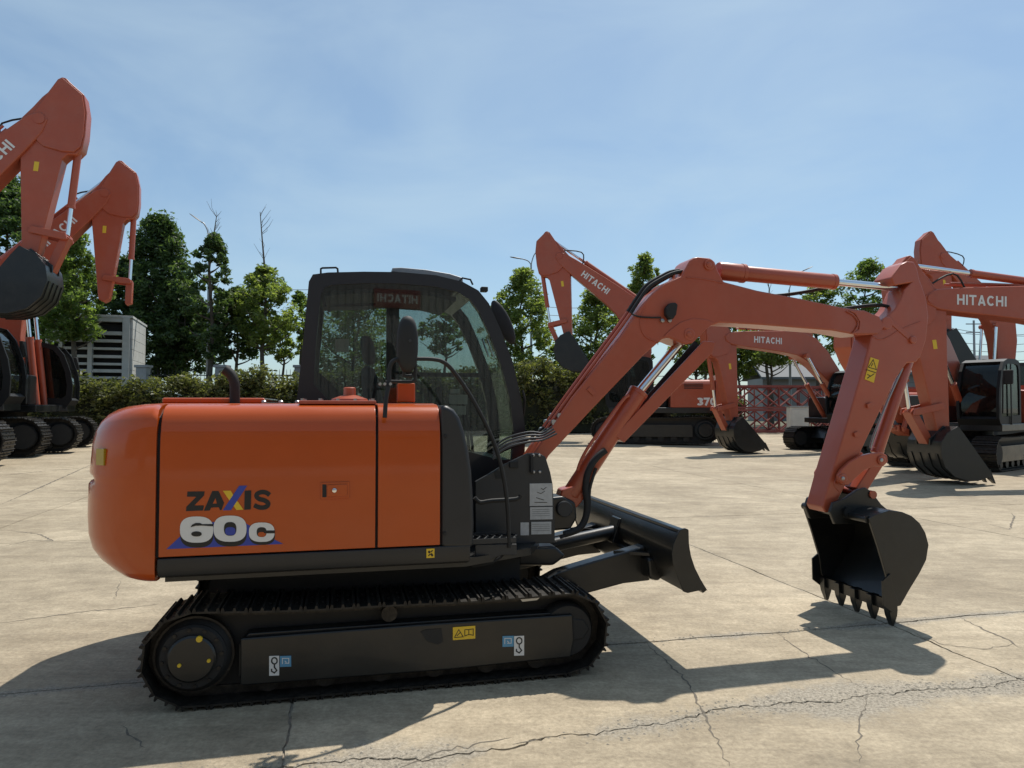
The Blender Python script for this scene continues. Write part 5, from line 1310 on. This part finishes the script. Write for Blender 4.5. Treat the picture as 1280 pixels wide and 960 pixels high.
def lamp(px, depth, py, label, arms, h_arm=1.0):
    x = px_x(px, depth); z0 = gz(x, depth); zt = at_depth(px, py, depth).z - z0
    root = empty('street_lamp', (x, depth, z0)); tag(root, label, 'street lamp', 'street lamps beyond the yard')
    G().tube([(0, 0, 0), (0, 0, zt * .5), (0, 0, zt)], [.10, .08, .055], 10).obj('pole', M['galv'], root)
    for (dx, dz) in arms:
        pts = smooth_path([Vector((0, 0, zt - .05)), Vector((dx * .25, 0, zt + dz * .55)), Vector((dx * .7, 0, zt + dz * .93)), Vector((dx, 0, zt + dz))], 4)
        a = G().tube(pts, .035, 8).obj('arm', M['galv'], root)
        s = 1 if dx > 0 else -1
        G().loft([[(dx + s * u, w * math.cos(t), zt + dz + .02 + u * dz / max(.5, abs(dx)) * .35 + .07 * w * 4 * math.sin(t)) for t in np.linspace(0, 6.28, 11)[:-1]] for u, w in ((-.1, .06), (.05, .13), (.35, .15), (.6, .10), (.68, .03))]).obj('lamp_head', M['plate'], a, smooth=60)
lamp(259, 40, 300, 'street lamp with one round head among the dark trees', [(-.45, 1.0)])
lamp(664, 48, 330, 'street lamp with two curved arms above the pale pointed tree', [(-.75, .35), (.75, 1.05)])
lamp(988, 50, 362, 'single arm street lamp above the compact arm cylinder', [(1.0, 1.3)])
lamp(1172, 52, 412, 'single arm street lamp beside the raised bucket by the low lettered boom', [(1.0, 1.0)])
for (px, dp, py, lb) in ((1219, 60, 405, 'thin utility pole beyond the black cab roof'), (882, 46, 415, 'pale plain post behind the grounded bucket machine\'s arm'), (739, 60, 378, 'thin utility pole beside the raised bucket of the 370 machine')):
    x = px_x(px, dp); zt = at_depth(px, py, dp).z
    root = empty('utility_pole', (x, dp, gz(x, dp))); tag(root, lb, 'pole')
    G().tube([(0, 0, 0), (0, 0, zt)], [.12, .08], 8).obj('pole', M['galv'], root)
    for z in (zt - .3, zt - 1.0): G().box((0, 0, z), (1.3 if px != 882 else .3, .08, .08)).obj('crossarm', M['galv'], root)
def line(p, q, dp, label, sag=.8):
    label = label
    a, b = at_depth(*p, dp), at_depth(*q, dp); pts = []
    for i in range(17):
        t = i / 16; v = a.lerp(b, t); v.z -= sag * 4 * t * (1 - t); pts.append(v)
    o = G().tube(pts, .022, 5).obj('power_line', M['wire']); tag(o, label, 'cable', 'power lines beyond the yard')
ORD = ['topmost', 'second', 'third', 'fourth', 'lowest']
for i, (ya, yb) in enumerate(((400, 418), (408, 412), (420, 424), (428, 434), (436, 446))):
    line((1150, ya), (1330, yb), 60, ORD[i] + ' of five thin power lines beyond the black cab roof', .6)
for i, (ya, yb) in enumerate(((355, 360), (372, 376))):
    line((300, ya), (420, yb), 60, ['upper', 'lower'][i] + ' of two thin power lines between the trees beside the black cab', .3)
for i, (ya, yb) in enumerate(((378, 380), (388, 390), (398, 400))):
    line((640, ya), (780, yb), 60, ['top', 'middle', 'bottom'][i] + ' of three thin power lines behind the raised bucket of the 370 machine', .4)

def lattice(x, y, z, L_, label):
    root = empty('lattice_section', (x, y, z), R(6)); tag(root, label, 'lattice frame', 'red lattice sections stacked at the back of the yard')
    w = 1.2; n = int(L_ / 1.2)
    for yy in (-w / 2, w / 2):
        for zz in (.05, w - .05): G().box((0, yy, zz), (L_, .10, .10)).obj('chord', M['latt'], root)
        g = G()
        for k in range(n):
            a, b = -L_ / 2 + L_ * k / n, -L_ / 2 + L_ * (k + 1) / n
            g.tube([(a, yy, .08), (b, yy, w - .08)], .035, 5); g.tube([(a, yy, w - .08), (b, yy, .08)], .035, 5); g.tube([(a, yy, .08), (a, yy, w - .08)], .035, 5)
        o = g.obj('bracing', M['latt'], root)
    for k in range(n + 1):
        a = -L_ / 2 + L_ * k / n
        for zz in (.05, w - .05): G().box((a, 0, zz), (.07, w - .1, .07)).obj('cross_bar', M['latt'], root)
LATT_WHERE = ['beside the 370 machine', 'behind the grounded bucket machine', 'behind the compact machine\'s arm', 'behind the black cab facing the yard']
for lv in range(2):
    for i, x in enumerate((13.0, 17.2, 21.4, 25.6)):
        for bk_ in range(2):
            lattice(x + .5 * bk_, 37.5 + .1 * i + 1.5 * bk_, gz(x, 37.5) + .02 + 1.23 * lv, 4.0, ('lower' if lv == 0 else 'upper') + (' rear' if bk_ else ' front') + ' red lattice section ' + LATT_WHERE[i])
for (px, d, w, py, lab) in ((1000, 62, 7.0, 452, 'low grey shed roof behind the red lattice sections'), (1195, 64, 9.0, 444, 'grey shed roof beyond the raised bucket')):
    x = px_x(px, d); z0 = gz(x, d); zt = at_depth(px, py, d).z - z0
    root = empty('shed', (x, d, z0)); tag(root, lab, 'shed')
    G().box((0, 2, zt * .36), (w - .6, 4, zt * .72)).obj('wall', M['clad'], root)
    G().prism_x([(-.6, zt * .70), (2, zt), (4.6, zt * .70), (4.6, zt * .74), (2, zt + .12), (-.6, zt * .74)], -w / 2, w / 2).obj('roof', M['roofg'], root)
root = empty('utility_cabinet', (px_x(1002, 33), 33.5, gz(12, 33))); tag(root, 'pale metal utility cabinet in front of the red lattice sections', 'cabinet')
G().box((0, 0, .75), (.85, .5, 1.3)).obj('body', M['wallc'], root, bev=.02); G().box((0, -.26, .75), (.72, .02, 1.1)).obj('door', M['wallc'], root, bev=.006); G().box((0, 0, .05), (.9, .55, .1)).obj('base', M['galv'], root); G().box((0, 0, 1.43), (.95, .6, .06)).obj('lid', M['galv'], root)

# the corrugated hall behind the photographer, mirrored in the cab glass
def hall():
    y = -17.0; x0, x1, h = -26.0, 30.0, 9.5
    root = empty('industrial_hall', ((x0 + x1) / 2, y, 0)); tag(root, 'grey corrugated hall with a red sign board, facing the yard', 'hall')
    bx = (x0 + x1) / 2
    p = .3; n = int((x1 - x0) / p); prof = []
    for k in range(n):
        a = x0 + k * p - bx; prof += [(a, 0), (a + .11, 0), (a + .15, .05), (a + .26, .05)]
    m = len(prof)
    G().add([(q[0], q[1], .6) for q in prof] + [(q[0], q[1], h) for q in prof], [(i, i + 1, m + i + 1, m + i) for i in range(m - 1)]).obj('cladding', M['clad'], root, smooth=0, recalc=False)
    G().box((0, -.3, .3), (x1 - x0, .7, .6)).obj('plinth', M['wallc'], root)
    G().box((0, -9, h + .1), (x1 - x0 + .6, 18.6, .25)).obj('roof', M['roofg'], root)
    G().box((0, -9, h / 2), (x1 - x0 - .2, 17.6, h - .2)).obj('hall_body', M['clad'], root)
    sg = G().box((6.1 - bx, .12, 5.75), (1.85, .12, .72)).obj('sign_board', M['signred'], root, bev=.01)
    lettering('HITACHI', lambda a, b, l: (6.1 - bx - a, .18 + l, 5.75 + b), .31, sg, M['greyp'])
    for dx in (-12, 12.0):
        d = G().box((dx, .1, 2.4), (4.6, .1, 4.6)).obj('roller_door', M['galv'], root)
hall()
